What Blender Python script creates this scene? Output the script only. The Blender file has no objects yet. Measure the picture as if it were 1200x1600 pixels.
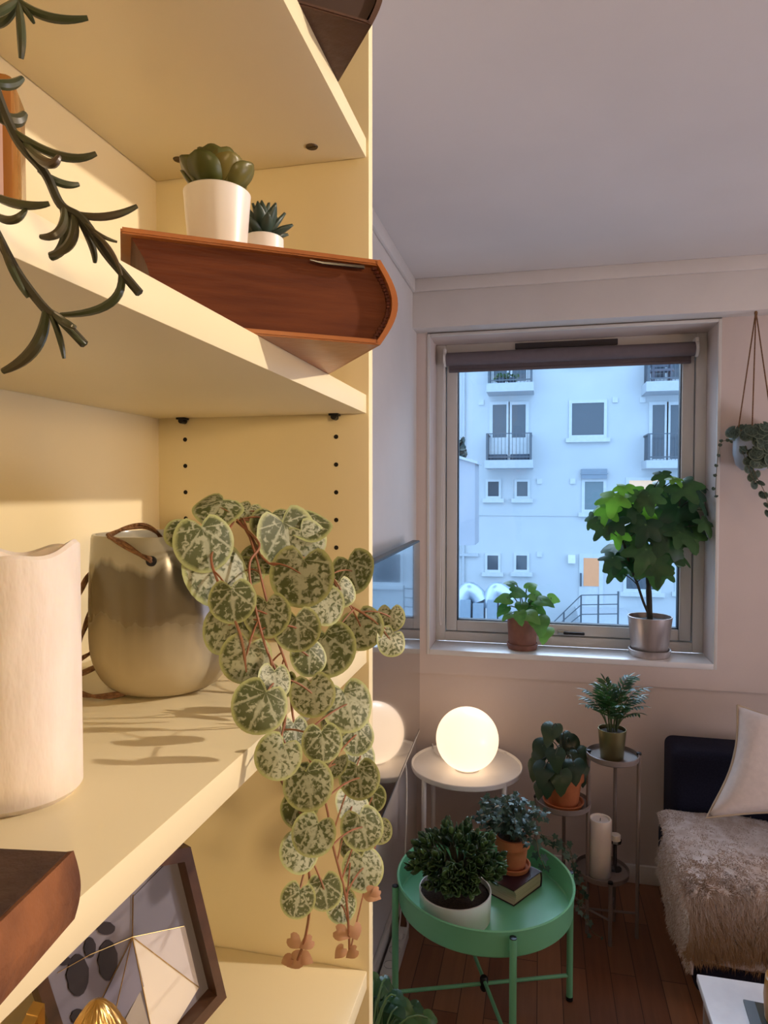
import bpy, bmesh, math, random
from mathutils import Vector, Matrix, noise
random.seed(7)
PI = math.pi
S = bpy.context.scene
COL = S.collection
# ------------------------------------------------------------------ camera
F, EYE = 1060.0, 1.52                       # focal length in pixels of the 1200x1600 frame, eye height
YAW, PITCH = math.radians(13.0), math.radians(-1.8)
cd = bpy.data.cameras.new('camera'); cam = bpy.data.objects.new('camera', cd); COL.objects.link(cam)
cam.location = (0, 0, EYE); cam.rotation_euler = (PI/2 + PITCH, 0, YAW)
cd.sensor_fit = 'VERTICAL'; cd.sensor_height = 36; cd.lens = 36*F/1600; cd.clip_start = 0.02; cd.clip_end = 200
S.camera = cam
# ------------------------------------------------------------------ world, lights, exposure
S.view_settings.view_transform = 'Standard'; S.view_settings.look = 'None'
S.view_settings.exposure = 0.0; S.view_settings.gamma = 1.0; S.view_settings.use_curve_mapping = False
W = bpy.data.worlds.new('dusk_sky'); S.world = W; W.use_nodes = True
bg = W.node_tree.nodes['Background']; bg.inputs[0].default_value = (0.40, 0.66, 1.0, 1); bg.inputs[1].default_value = 3.0
def light(kind, name, loc, target, energy, col, **kw):
    l = bpy.data.lights.new(name, kind); o = bpy.data.objects.new(name, l); COL.objects.link(o)
    o.location = loc; l.energy = energy; l.color = col
    if target is not None: o.rotation_euler = (Vector(target) - Vector(loc)).to_track_quat('-Z', 'Y').to_euler()
    for k, v in kw.items(): setattr(l, k, v)
    return o
light('SPOT', 'ceiling_spotlight', (1.3, 1.0, 2.18), (-0.3, 0.42, 1.40), 100, (1.0, 0.85, 0.72), spot_size=math.radians(78), spot_blend=0.35, shadow_soft_size=0.022)
light('SPOT', 'bookcase_fill', (1.0, -1.1, 1.7), (-0.42, 0.787, 1.40), 56, (1.0, 0.70, 0.38), spot_size=math.radians(40), spot_blend=0.5, shadow_soft_size=0.10)  # added warm fill for the shaded side panel, not a known lamp
light('POINT', 'warm_room_fill', (1.9, 0.4, 1.7), None, 14, (1.0, 0.62, 0.38), shadow_soft_size=0.12)  # unseen warm fill added to lift the walls, ceiling and floor
light('AREA', 'cool_room_fill', (2.5, 1.3, 0.9), (0.2, 1.7, 2.35), 18, (0.86, 0.84, 1.0), shape='RECTANGLE', size=1.3, size_y=1.0, spread=math.radians(125))  # added cool fill for ceiling and left wall, no second window there
light('AREA', 'courtyard_sky_boost', (-0.7, 6.0, 4.3), (0.15, 2.5, 0.75), 640, (0.60, 0.78, 1.0), shape='RECTANGLE', size=5.5, size_y=2.2)  # added area light that boosts the sky light entering the window
pt = light('AREA', 'window_portal', (0.0975, 2.99, 1.506), (0.0975, 0, 1.506), 1, (1, 1, 1), shape='RECTANGLE', size=1.07, size_y=1.27)
try: pt.data.cycles.is_portal = True
except Exception: COL.objects.unlink(pt)
# ------------------------------------------------------------------ sight lines: a picture point on a real plane
_fw = Vector((-math.sin(YAW)*math.cos(PITCH), math.cos(YAW)*math.cos(PITCH), math.sin(PITCH)))
_rt = Vector((math.cos(YAW), math.sin(YAW), 0)); _up = _rt.cross(_fw); EYEP = Vector((0, 0, EYE))
def P(u, v, X=None, Y=None, Z=None, D=None):
    d = _fw*F + _rt*(u-600) + _up*(800-v)
    if X is not None: k = X/d.x
    elif Y is not None: k = Y/d.y
    elif Z is not None: k = (Z-EYE)/d.z
    else: k = D/F
    return EYEP + d*k
def V(*a): return Vector(a)
# ------------------------------------------------------------------ materials
MATS = {}
def mat(name, col, rough=0.5, metal=0.0, col2=None, scale=8.0, bump=0.0, bscale=60.0, spec=0.5, detail=4.0,
        stretch=(1, 1, 1), emit=None, estr=0.0, sss=0.0, coat=0.0, lo=0.35, hi=0.65, ior=None, transl=0.0, thin=0.0):
    if name in MATS: return MATS[name]
    m = bpy.data.materials.new(name); m.use_nodes = True; nt = m.node_tree; N = nt.nodes; L = nt.links
    b = N['Principled BSDF']; out = N['Material Output']
    b.inputs['Roughness'].default_value = rough; b.inputs['Metallic'].default_value = metal
    b.inputs['Specular IOR Level'].default_value = spec
    if ior: b.inputs['IOR'].default_value = ior
    if coat: b.inputs['Coat Weight'].default_value = coat; b.inputs['Coat Roughness'].default_value = 0.1
    if sss:
        b.inputs['Subsurface Weight'].default_value = sss; b.inputs['Subsurface Radius'].default_value = (0.02, 0.012, 0.006); b.inputs['Subsurface Scale'].default_value = 1.0
    tc = N.new('ShaderNodeTexCoord'); mp = N.new('ShaderNodeMapping'); mp.inputs['Scale'].default_value = stretch
    L.new(tc.outputs['Object'], mp.inputs['Vector'])
    nz = N.new('ShaderNodeTexNoise'); nz.inputs['Scale'].default_value = scale; nz.inputs['Detail'].default_value = detail
    L.new(mp.outputs[0], nz.inputs['Vector'])
    cr = N.new('ShaderNodeValToRGB'); cr.color_ramp.elements[0].position = lo; cr.color_ramp.elements[1].position = hi
    c2 = col2 or tuple(min(1, c*0.93) for c in col)
    cr.color_ramp.elements[0].color = (*col, 1); cr.color_ramp.elements[1].color = (*c2, 1)
    L.new(nz.outputs['Fac'], cr.inputs[0]); L.new(cr.outputs[0], b.inputs['Base Color'])
    if bump:
        n2 = N.new('ShaderNodeTexNoise'); n2.inputs['Scale'].default_value = bscale; n2.inputs['Detail'].default_value = 3
        L.new(mp.outputs[0], n2.inputs['Vector'])
        bp = N.new('ShaderNodeBump'); bp.inputs['Strength'].default_value = bump; bp.inputs['Distance'].default_value = 0.004
        L.new(n2.outputs['Fac'], bp.inputs['Height']); L.new(bp.outputs[0], b.inputs['Normal'])
    if emit:
        b.inputs['Emission Color'].default_value = (*emit, 1); b.inputs['Emission Strength'].default_value = estr
    if transl:
        t = N.new('ShaderNodeBsdfTranslucent'); mx = N.new('ShaderNodeMixShader'); mx.inputs[0].default_value = transl
        br = N.new('ShaderNodeMix'); br.data_type = 'RGBA'; br.blend_type = 'MULTIPLY'; br.inputs[0].default_value = 1
        L.new(cr.outputs[0], br.inputs[6]); br.inputs[7].default_value = (1.6, 1.9, 0.8, 1)
        L.new(br.outputs[2], t.inputs[0]); L.new(b.outputs[0], mx.inputs[1]); L.new(t.outputs[0], mx.inputs[2]); L.new(mx.outputs[0], out.inputs[0])
    if thin:                                             # clear thin glass
        tr = N.new('ShaderNodeBsdfTransparent'); tr.inputs[0].default_value = (*col, 1)
        gl = N.new('ShaderNodeBsdfGlossy'); gl.inputs['Roughness'].default_value = 0.01
        fr = N.new('ShaderNodeFresnel'); fr.inputs[0].default_value = 1.45
        mu = N.new('ShaderNodeMath'); mu.operation = 'MULTIPLY'; mu.inputs[1].default_value = thin; L.new(fr.outputs[0], mu.inputs[0])
        mx = N.new('ShaderNodeMixShader'); L.new(mu.outputs[0], mx.inputs[0]); L.new(tr.outputs[0], mx.inputs[1]); L.new(gl.outputs[0], mx.inputs[2])
        L.new(mx.outputs[0], out.inputs[0])
    m.diffuse_color = (*col, 1); MATS[name] = m
    return m
def leafmat(name, c1, c2, rough=0.4, transl=0.25, scale=30, vein=None, spec=0.4):
    """leaf: UV.x = 0 midrib..1 rim, UV.y = a random number per leaf"""
    if name in MATS: return MATS[name]
    m = mat(name, c1, rough=rough, col2=c2, scale=scale, transl=transl, spec=spec, lo=0.3, hi=0.7)
    nt = m.node_tree; N = nt.nodes; L = nt.links
    cr = [n for n in N if n.type == 'VALTORGB'][0]
    uv = N.new('ShaderNodeUVMap'); sp = N.new('ShaderNodeSeparateXYZ'); L.new(uv.outputs[0], sp.inputs[0])
    nz = [n for n in N if n.type == 'TEX_NOISE'][0]
    mx = N.new('ShaderNodeMath'); mx.operation = 'MULTIPLY_ADD'; mx.inputs[1].default_value = 0.55
    L.new(sp.outputs[1], mx.inputs[0])
    ad = N.new('ShaderNodeMath'); ad.operation = 'MULTIPLY_ADD'; ad.inputs[1].default_value = 0.6; ad.inputs[2].default_value = -0.1
    L.new(nz.outputs['Fac'], ad.inputs[0]); L.new(ad.outputs[0], mx.inputs[2]); L.new(mx.outputs[0], cr.inputs[0])
    if vein:
        st = N.new('ShaderNodeMath'); st.operation = 'LESS_THAN'; st.inputs[1].default_value = 0.07; L.new(sp.outputs[0], st.inputs[0])
        mm = N.new('ShaderNodeMix'); mm.data_type = 'RGBA'; L.new(st.outputs[0], mm.inputs[0]); L.new(cr.outputs[0], mm.inputs[6]); mm.inputs[7].default_value = (*vein, 1)
        tos = [l.to_socket for l in cr.outputs[0].links if l.to_node != mm]
        for t_ in tos: L.new(mm.outputs[2], t_)
    return m
def variegated(name, pale, dark, rim, rimw=0.84, scale=5.5, transl=0.2, lo=0.47, hi=0.60):
    m = bpy.data.materials.new(name); m.use_nodes = True; nt = m.node_tree; N = nt.nodes; L = nt.links
    b = N['Principled BSDF']; b.inputs['Roughness'].default_value = 0.5; out = N['Material Output']
    def math_(op, a, b_=None, c=None):
        n = N.new('ShaderNodeMath'); n.operation = op
        for i, v in enumerate((a, b_, c)):
            if v is None: continue
            if isinstance(v, (int, float)): n.inputs[i].default_value = v
            else: L.new(v, n.inputs[i])
        return n.outputs[0]
    uv = N.new('ShaderNodeUVMap'); uv.uv_map = 'UVMap'; sp = N.new('ShaderNodeSeparateXYZ'); L.new(uv.outputs[0], sp.inputs[0])
    lp = N.new('ShaderNodeUVMap'); lp.uv_map = 'LeafPlane'; sq = N.new('ShaderNodeSeparateXYZ'); L.new(lp.outputs[0], sq.inputs[0])
    cb = N.new('ShaderNodeCombineXYZ'); L.new(sq.outputs[0], cb.inputs[0]); L.new(sq.outputs[1], cb.inputs[1]); L.new(math_('MULTIPLY', sp.outputs[1], 37.0), cb.inputs[2])
    nz = N.new('ShaderNodeTexNoise'); nz.inputs['Scale'].default_value = scale; nz.inputs['Detail'].default_value = 3; nz.inputs['Distortion'].default_value = 0.5; L.new(cb.outputs[0], nz.inputs['Vector'])
    # fewer blotches on some leaves
    v = math_('ADD', nz.outputs['Fac'], math_('MULTIPLY_ADD', sp.outputs[1], 0.13, -0.02))
    v = math_('ADD', v, math_('MULTIPLY', sp.outputs[0], 0.05))
    cr = N.new('ShaderNodeValToRGB'); e = cr.color_ramp.elements; e[0].position = lo; e[1].position = hi; e[0].color = (*pale, 1); e[1].color = (*dark, 1); L.new(v, cr.inputs[0])
    # pale veins fanning from the stalk
    ang = math_('ARCTAN2', sq.outputs[0], math_('ADD', sq.outputs[1], 0.45))
    wob = math_('MULTIPLY_ADD', nz.outputs['Fac'], 0.9, -0.45)
    vein = math_('MULTIPLY', math_('ABSOLUTE', math_('SINE', math_('ADD', math_('MULTIPLY', ang, 4.0), wob))), math_('MAXIMUM', sp.outputs[0], 0.15))
    mr = N.new('ShaderNodeMapRange'); mr.inputs[1].default_value = 0.06; mr.inputs[2].default_value = 0.17; mr.inputs[3].default_value = 0.85; mr.inputs[4].default_value = 0.0; L.new(vein, mr.inputs[0])
    vm = N.new('ShaderNodeMix'); vm.data_type = 'RGBA'; L.new(mr.outputs[0], vm.inputs[0]); L.new(cr.outputs[0], vm.inputs[6]); vm.inputs[7].default_value = (*pale, 1)
    rm = N.new('ShaderNodeMapRange'); rm.inputs[1].default_value = rimw; rm.inputs[2].default_value = min(1, rimw+0.12); L.new(math_('ADD', sp.outputs[0], math_('MULTIPLY_ADD', nz.outputs['Fac'], 0.16, -0.08)), rm.inputs[0])
    rx = N.new('ShaderNodeMix'); rx.data_type = 'RGBA'; L.new(rm.outputs[0], rx.inputs[0]); L.new(vm.outputs[2], rx.inputs[6]); rx.inputs[7].default_value = (*rim, 1)
    L.new(rx.outputs[2], b.inputs['Base Color'])
    t = N.new('ShaderNodeBsdfTranslucent'); L.new(rx.outputs[2], t.inputs[0]); mx = N.new('ShaderNodeMixShader'); mx.inputs[0].default_value = transl
    L.new(b.outputs[0], mx.inputs[1]); L.new(t.outputs[0], mx.inputs[2]); L.new(mx.outputs[0], out.inputs[0])
    MATS[name] = m; return m
def woodfloor():
    m = bpy.data.materials.new('parquet'); m.use_nodes = True; nt = m.node_tree; N = nt.nodes; L = nt.links; b = N['Principled BSDF']
    tc = N.new('ShaderNodeTexCoord'); mp = N.new('ShaderNodeMapping'); mp.inputs['Rotation'].default_value = (0, 0, math.radians(90)); L.new(tc.outputs['Object'], mp.inputs[0])
    br = N.new('ShaderNodeTexBrick'); br.inputs['Scale'].default_value = 1; br.inputs['Brick Width'].default_value = 0.55; br.inputs['Row Height'].default_value = 0.075
    br.inputs['Mortar Size'].default_value = 0.0012; br.inputs['Color1'].default_value = (0.21, 0.085, 0.04, 1); br.inputs['Color2'].default_value = (0.38, 0.18, 0.09, 1); br.inputs['Mortar'].default_value = (0.05, 0.02, 0.01, 1)
    L.new(mp.outputs[0], br.inputs[0])
    m2 = N.new('ShaderNodeMapping'); m2.inputs['Scale'].default_value = (40, 3, 1); L.new(tc.outputs['Object'], m2.inputs[0])
    nz = N.new('ShaderNodeTexNoise'); nz.inputs['Scale'].default_value = 1.5; nz.inputs['Detail'].default_value = 6; L.new(m2.outputs[0], nz.inputs[0])
    cr = N.new('ShaderNodeValToRGB'); cr.color_ramp.elements[0].color = (0.62, 0.6, 0.6, 1); cr.color_ramp.elements[1].color = (1.15, 1.1, 1.1, 1); L.new(nz.outputs['Fac'], cr.inputs[0])
    mx = N.new('ShaderNodeMix'); mx.data_type = 'RGBA'; mx.blend_type = 'MULTIPLY'; mx.inputs[0].default_value = 1; L.new(br.outputs['Color'], mx.inputs[6]); L.new(cr.outputs[0], mx.inputs[7])
    L.new(mx.outputs[2], b.inputs['Base Color']); b.inputs['Roughness'].default_value = 0.38
    MATS['parquet'] = m; return m
# ------------------------------------------------------------------ mesh builder
ORG = {}
class MB:
    def __init__(s):
        s.bm = bmesh.new(); s.uv = s.bm.loops.layers.uv.new('UVMap'); s.uv2 = s.bm.loops.layers.uv.new('LeafPlane')
    def quad(s, vs, smooth=False, uvs=None):
        f = s.bm.faces.new([s.bm.verts.new(v) for v in vs]); f.smooth = smooth
        if uvs:
            for l, t in zip(f.loops, uvs): l[s.uv].uv = t
        return f
    def box(s, a, b, bevel=0.0, rot=None, pivot=None, seg=2):
        a = Vector(a); b = Vector(b); c = (a+b)/2; d = b-a
        M = Matrix.Translation(c) @ Matrix.Diagonal((abs(d.x), abs(d.y), abs(d.z), 1))
        r = bmesh.ops.create_cube(s.bm, size=1, matrix=M); vs = r['verts']
        if bevel:
            es = list({e for v in vs for e in v.link_edges})
            q = bmesh.ops.bevel(s.bm, geom=es, offset=bevel, segments=seg, affect='EDGES', profile=0.5)
            vs = list({v for f in q['faces'] for v in f.verts} | {v for v in vs if v.is_valid})
        if rot is not None:
            pv = Vector(pivot) if pivot is not None else c
            bmesh.ops.rotate(s.bm, cent=pv, matrix=rot, verts=vs)
        return vs
    def prism(s, pts, n, t, bevel=0):
        """polygon pts (3-D, planar) extruded by t along n"""
        n = Vector(n).normalized()*t
        A = [s.bm.verts.new(p) for p in pts]; B = [s.bm.verts.new(Vector(p)+n) for p in pts]
        k = len(pts); fs = [s.bm.faces.new(A[::-1]), s.bm.faces.new(B)]
        for i in range(k): fs.append(s.bm.faces.new((A[i], A[(i+1) % k], B[(i+1) % k], B[i])))
        bmesh.ops.recalc_face_normals(s.bm, faces=fs)
        if bevel: bmesh.ops.bevel(s.bm, geom=list({e for f in fs for e in f.edges}), offset=bevel, segments=2, affect='EDGES')
    def lathe(s, prof, c, seg=48, smooth=True, M=None):
        """prof: list of (r, z) from the axis outwards and round; c: centre"""
        c = Vector(c); rings = []
        for r, z in prof:
            if r < 1e-6: ring = [s.bm.verts.new(s._t(M, V(0, 0, z)) + c)]
            else: ring = [s.bm.verts.new(s._t(M, V(r*math.cos(2*PI*i/seg), r*math.sin(2*PI*i/seg), z)) + c) for i in range(seg)]
            rings.append(ring)
        for A, B in zip(rings, rings[1:]):
            for i in range(seg):
                j = (i+1) % seg
                if len(A) == 1 and len(B) == 1: continue
                if len(A) == 1: f = s.bm.faces.new((A[0], B[j], B[i]))
                elif len(B) == 1: f = s.bm.faces.new((A[i], A[j], B[0]))
                else: f = s.bm.faces.new((A[i], A[j], B[j], B[i]))
                f.smooth = smooth
    @staticmethod
    def _t(M, v): return M @ v if M is not None else v
    def tube(s, pts, r, seg=8, cap=True, smooth=True):
        pts = [Vector(p) for p in pts]; n = len(pts)
        rs = r if isinstance(r, (list, tuple)) else [r]*n
        t0 = (pts[1]-pts[0]).normalized(); a = t0.orthogonal().normalized(); rings = []
        for i in range(n):
            t = (pts[min(i+1, n-1)]-pts[max(i-1, 0)])
            if t.length < 1e-9: t = t0
            t = t.normalized(); a = (a - t*a.dot(t))
            a = a.normalized() if a.length > 1e-6 else t.orthogonal().normalized()
            b = t.cross(a)
            rings.append([s.bm.verts.new(pts[i] + (a*math.cos(2*PI*k/seg) + b*math.sin(2*PI*k/seg))*rs[i]) for k in range(seg)])
        for A, B in zip(rings, rings[1:]):
            for k in range(seg):
                f = s.bm.faces.new((A[k], A[(k+1) % seg], B[(k+1) % seg], B[k])); f.smooth = smooth
        if cap: s.bm.faces.new(rings[0][::-1]); s.bm.faces.new(rings[-1])
    def grid(s, fn, nu, nv, smooth=True, uvf=None):
        vs = [[s.bm.verts.new(fn(i/nu, j/nv)) for j in range(nv+1)] for i in range(nu+1)]
        for i in range(nu):
            for j in range(nv):
                f = s.bm.faces.new((vs[i][j], vs[i+1][j], vs[i+1][j+1], vs[i][j+1])); f.smooth = smooth
                if uvf:
                    for l, (a, b) in zip(f.loops, ((i, j), (i+1, j), (i+1, j+1), (i, j+1))): l[s.uv].uv = uvf(a/nu, b/nv)
        return vs
    # leaves
    def blade(s, base, d, n, L, Wd, shape, bend=0.5, fold=0.25, nt=6, rid=None, twist=0.0):
        """long leaf: from base along d, normal n, length L, full width Wd, shape(t) 0..1, bend = droop angle"""
        d = Vector(d).normalized(); n = Vector(n); n = (n - d*n.dot(d))
        n = n.normalized() if n.length > 1e-5 else d.orthogonal().normalized()
        x = d.cross(n); rid = random.random() if rid is None else rid
        p = Vector(base); rows = []; h = L/nt
        for i in range(nt+1):
            t = i/nt; ang = bend*t; dd = d*math.cos(ang) - n*math.sin(ang); nn = n*math.cos(ang) + d*math.sin(ang)
            w = Wd/2*shape(t); q = x
            if twist: q = Matrix.Rotation(twist*t, 3, dd) @ x; nn = q.cross(dd)
            up = nn*(abs(w)*fold)
            rows.append([p - q*w + up, p, p + q*w + up])
            p = p + dd*h
        R = [[s.bm.verts.new(v) for v in r] for r in rows]
        for a, b in zip(R, R[1:]):
            for k in (0, 1):
                f = s.bm.faces.new((a[k], a[k+1], b[k+1], b[k])); f.smooth = True
                uu = ((1, 0), (0, 1))[k]
                for l, t in zip(f.loops, (uu[0], uu[1], uu[1], uu[0])): l[s.uv].uv = (t, rid)
    def polar(s, c, tip, n, R, rf, cup=0.15, seg=24, rings=3, wave=0.0, fold=0.0, rid=None, droop=0.0):
        """round or lobed leaf: c = point where the stalk joins, tip direction, normal, radius, rf(angle from tip)"""
        n = Vector(n).normalized(); tip = Vector(tip); tip = (tip - n*tip.dot(n))
        tip = tip.normalized() if tip.length > 1e-5 else n.orthogonal().normalized()
        x = tip.cross(n); c = Vector(c); rid = random.random() if rid is None else rid; ph = random.random()*6
        o = s.bm.verts.new(c); prev = None; plane = {o: (0, 0)}
        for k in range(1, rings+1):
            q = k/rings; ring = []
            for i in range(seg):
                a = 2*PI*i/seg; r = R*rf(a)*q; lx, ly = r*math.sin(a), r*math.cos(a)
                z = -cup*r*r/R + wave*R*q*q*math.sin(3*a+ph) + fold*abs(lx) - droop*max(0, ly)**2/R
                ring.append(s.bm.verts.new(c + x*lx + tip*ly + n*z)); plane[ring[-1]] = (lx/R, ly/R)
            for i in range(seg):
                j = (i+1) % seg
                if prev is None: f = s.bm.faces.new((o, ring[j], ring[i])); uvs = (0, q, q)
                else: f = s.bm.faces.new((prev[i], prev[j], ring[j], ring[i])); uvs = ((k-1)/rings, (k-1)/rings, q, q)
                f.smooth = True
                for l, t in zip(f.loops, uvs): l[s.uv].uv = (t, rid); l[s.uv2].uv = plane[l.vert]
            prev = ring
    def build(s, name, m, parent=None, sharp=40, solid=0.0):
        me = bpy.data.meshes.new(name); org = ORG.get(parent.name, Vector()) if parent else Vector()
        if org.length: bmesh.ops.translate(s.bm, vec=-org, verts=s.bm.verts)
        s.bm.to_mesh(me); s.bm.free(); me.materials.append(m)
        try: me.set_sharp_from_angle(angle=math.radians(sharp))
        except Exception: pass
        o = bpy.data.objects.new(name, me); COL.objects.link(o)
        if parent: o.parent = parent; ORG[o.name] = org
        if solid:
            md = o.modifiers.new('thickness', 'SOLIDIFY'); md.thickness = solid; md.offset = 0
        return o
def empty(name, loc, label=None, cat=None, group=None, kind=None):
    o = bpy.data.objects.new(name, None); COL.objects.link(o); o.location = loc; o.empty_display_size = 0.05; ORG[o.name] = Vector(loc)
    tag(o, label, cat, group, kind); return o
def tag(o, label=None, cat=None, group=None, kind=None):
    if label: o['label'] = label
    if cat: o['category'] = cat
    if group: o['group'] = group
    if kind: o['kind'] = kind
    return o
def boxobj(name, a, b, m, parent=None, bevel=0.0, label=None, kind=None):
    mb = MB(); mb.box(a, b, bevel); o = mb.build(name, m, parent); tag(o, label, None, None, kind); return o
def bez(p0, p1, p2, n=8):
    p0, p1, p2 = Vector(p0), Vector(p1), Vector(p2)
    return [p0*(1-t)**2 + p1*2*t*(1-t) + p2*t*t for t in [i/n for i in range(n+1)]]
def spline(pts, n=6):
    pts = [Vector(p) for p in pts]; out = []
    for i in range(len(pts)-1):
        a, b = pts[max(i-1, 0)], pts[i]; c, d = pts[i+1], pts[min(i+2, len(pts)-1)]
        for k in range(n):
            t = k/n
            out.append(0.5*((2*b) + (c-a)*t + (2*a-5*b+4*c-d)*t*t + (3*b-a-3*c+d)*t**3))
    out.append(pts[-1]); return out
def jit(a): return V(random.uniform(-a, a), random.uniform(-a, a), random.uniform(-a, a))
def heart(a): return (1 - 0.45*math.exp(-((abs(a)-PI)/0.30)**2) if True else 1)*(1 + 0.06*math.cos(a))
def wrap(a): return a-2*PI if a > PI else a
def heartr(a): a = wrap(a); return 1 - 0.5*math.exp(-((abs(a)-PI)/0.28)**2)
def heartpt(a):                                          # pointed heart (pothos)
    a = wrap(a); return (0.78 + 0.45*math.exp(-(a/0.38)**2)) * (1 - 0.55*math.exp(-((abs(a)-PI)/0.35)**2))
def palmate(a):
    a = abs(wrap(a)); r = 0.45
    for c, h, w in ((0, 0.62, 0.34), (1.05, 0.52, 0.32), (2.0, 0.34, 0.34)): r = max(r, 0.44 + h*0.92*math.exp(-((a-c)/(w*1.15))**2))
    return r*(1 - 0.6*math.exp(-((a-PI)/0.3)**2))
def ivyl(a):
    a = abs(wrap(a)); r = 0.4
    for c, h, w in ((0, 0.6, 0.36), (1.15, 0.45, 0.36), (2.2, 0.25, 0.4)): r = max(r, 0.36 + h*math.exp(-((a-c)/w)**2))
    return r*(1 - 0.5*math.exp(-((a-PI)/0.3)**2))
lance = lambda t: (math.sin(PI*min(1, t**0.8))**0.8) if 0 < t < 1 else 0.02
obov = lambda t: (math.sin(PI*t**1.7)**0.75) if 0 < t < 1 else 0.05
ovate = lambda t: (math.sin(PI*t**0.62)**0.8) if 0 < t < 1 else 0.03
strap = lambda t: (0.35+0.65*math.sin(PI*min(1, t*0.9+0.05))) if t < 0.98 else 0.1
def pot_prof(r0, r1, h, wall=0.004, rim=0.0, rimh=0.0):
    """outside up, over the lip, inside down to the soil"""
    p = [(0, 0), (r0-0.002, 0), (r0, 0.002)]
    if rim: p += [(r0+(r1-r0)*(h-rimh)/h, h-rimh), (r1+rim, h-rimh), (r1+rim, h-0.001), (r1+rim-0.001, h)]
    else: p += [(r1, h-0.001), (r1-0.001, h)]
    p += [(r1-wall, h), (r1-wall, h-0.002), (r0-wall+(r1-r0)*0.3, h*0.3), (0, h*0.3)]
    return p
def soil(c, r, z, parent, m=None):
    mb = MB(); mb.lathe([(r, 0), (r*0.7, r*0.06), (r*0.35, r*0.10), (0, r*0.08)], V(c[0], c[1], z), 28)
    return mb.build('soil', m or mat('potting_soil', (0.02, 0.013, 0.009), 0.95, col2=(0.05, 0.032, 0.02), scale=160, bump=0.8, bscale=200), parent)
def saucer(c, r, h, m, parent):
    mb = MB(); mb.lathe([(0, 0), (r*0.86, 0), (r*0.9, 0.001), (r, h-0.001), (r-0.001, h), (r-0.005, h), (r*0.86, 0.006), (0, 0.006)], c, 48)
    return mb.build('saucer', m, parent)
# colours
M_wall = mat('wall_paint', (0.72, 0.68, 0.64), 0.7, scale=3, bump=0.05, bscale=180)
M_ceil = mat('ceiling_paint', (0.74, 0.70, 0.68), 0.8, scale=2)
M_warmlit = mat('warm_lit_wall_paint', (0.70, 0.60, 0.55), 0.7, scale=3, bump=0.05, bscale=180)  # white wall paint with the warm light tinted into its colour
M_trim = mat('trim_paint', (0.76, 0.72, 0.68), 0.45, scale=4)
M_frame = mat('window_paint', (0.74, 0.72, 0.68), 0.4, scale=4)
M_shelf = mat('cream_laminate', (0.80, 0.70, 0.45), 0.42, col2=(0.78, 0.68, 0.43), scale=5, spec=0.4)
M_shelfside = M_shelf
M_dark = mat('dark_steel', (0.03, 0.03, 0.032), 0.4, 0.8)
M_white = mat('white_lacquer', (0.80, 0.78, 0.75), 0.35)
M_wax = mat('white_wax', (0.86, 0.80, 0.74), 0.5, sss=0.25, scale=14)
M_terra = mat('terracotta', (0.52, 0.17, 0.06), 0.75, col2=(0.44, 0.14, 0.05), scale=30, bump=0.15, bscale=250)
M_terra2 = mat('dull_terracotta', (0.30, 0.13, 0.09), 0.7, col2=(0.24, 0.10, 0.07), scale=30, bump=0.1, bscale=250)
M_twine = mat('jute_twine', (0.27, 0.14, 0.06), 0.9, col2=(0.15, 0.07, 0.03), scale=220, bump=0.6, bscale=400)
# ================================================================== THE ROOM
WX, WY, CZ, RX, BY = -0.495, 2.745, 2.346, 2.6, -1.7
OX0, OX1, OZ0, OZ1 = -0.439, 0.634, 0.872, 2.141       # window opening
FR = 2.90                                               # face of the window frame
WB = 3.02                                               # outer face of the window wall
def struct(name, m, boxes, bevel=0):
    mb = MB()
    for a, b in boxes: mb.box(a, b, bevel)
    return tag(mb.build(name, m), None, None, None, 'structure')
struct('floor', woodfloor(), [((WX-0.1, BY-0.1, -0.08), (RX+0.1, WB, 0))])
struct('ceiling', M_ceil, [((WX-0.1, BY-0.1, CZ), (RX+0.1, WB, CZ+0.1))])
struct('wall_left', M_wall, [((WX-0.1, BY, 0), (WX, WB, CZ))])
struct('wall_right', M_wall, [((RX, BY, 0), (RX+0.1, WB, CZ))])
struct('wall_front', M_wall, [((WX-0.1, BY-0.1, 0), (RX+0.1, BY, CZ))])
struct('wall_back', M_warmlit, [((WX, WY, 0), (OX0, WB, CZ)), ((OX1, WY, 0), (RX, WB, CZ)), ((OX0, WY, 0), (OX1, WB, OZ0-0.021)), ((OX0, WY, OZ1), (OX1, WB, CZ))])
# boarding of the lower wall is set back a little: the upper board stands proud down to the seam
struct('trim_1', M_warmlit, [((OX1+0.012, WY-0.012, OZ0-0.0222), (RX, WY, 2.16)), ((WX, WY-0.012, 0.772), (RX, WY, OZ0-0.0222)), ((WX, WY-0.012, OZ0-0.0222), (OX0-0.012, WY, 2.16))])
struct('trim_2', M_trim, [((WX, 2.645, 2.157), (RX, WY, CZ))], 0.002)                       # boxed-in beam over the window
struct('trim_3', M_trim, [((WX, 2.632, 2.296), (RX, 2.645, CZ))], 0.003)                    # cornice on the beam
struct('trim_4', M_trim, [((WX, BY, 2.296), (WX+0.013, 2.632, CZ))], 0.003)                 # cornice on the left wall
struct('baseboard_back', M_trim, [((WX, WY-0.014, 0), (RX, WY, 0.072))], 0.004)
struct('baseboard_left', M_trim, [((WX, 0.81, 0), (WX+0.014, WY-0.014, 0.072))], 0.004)
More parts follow.
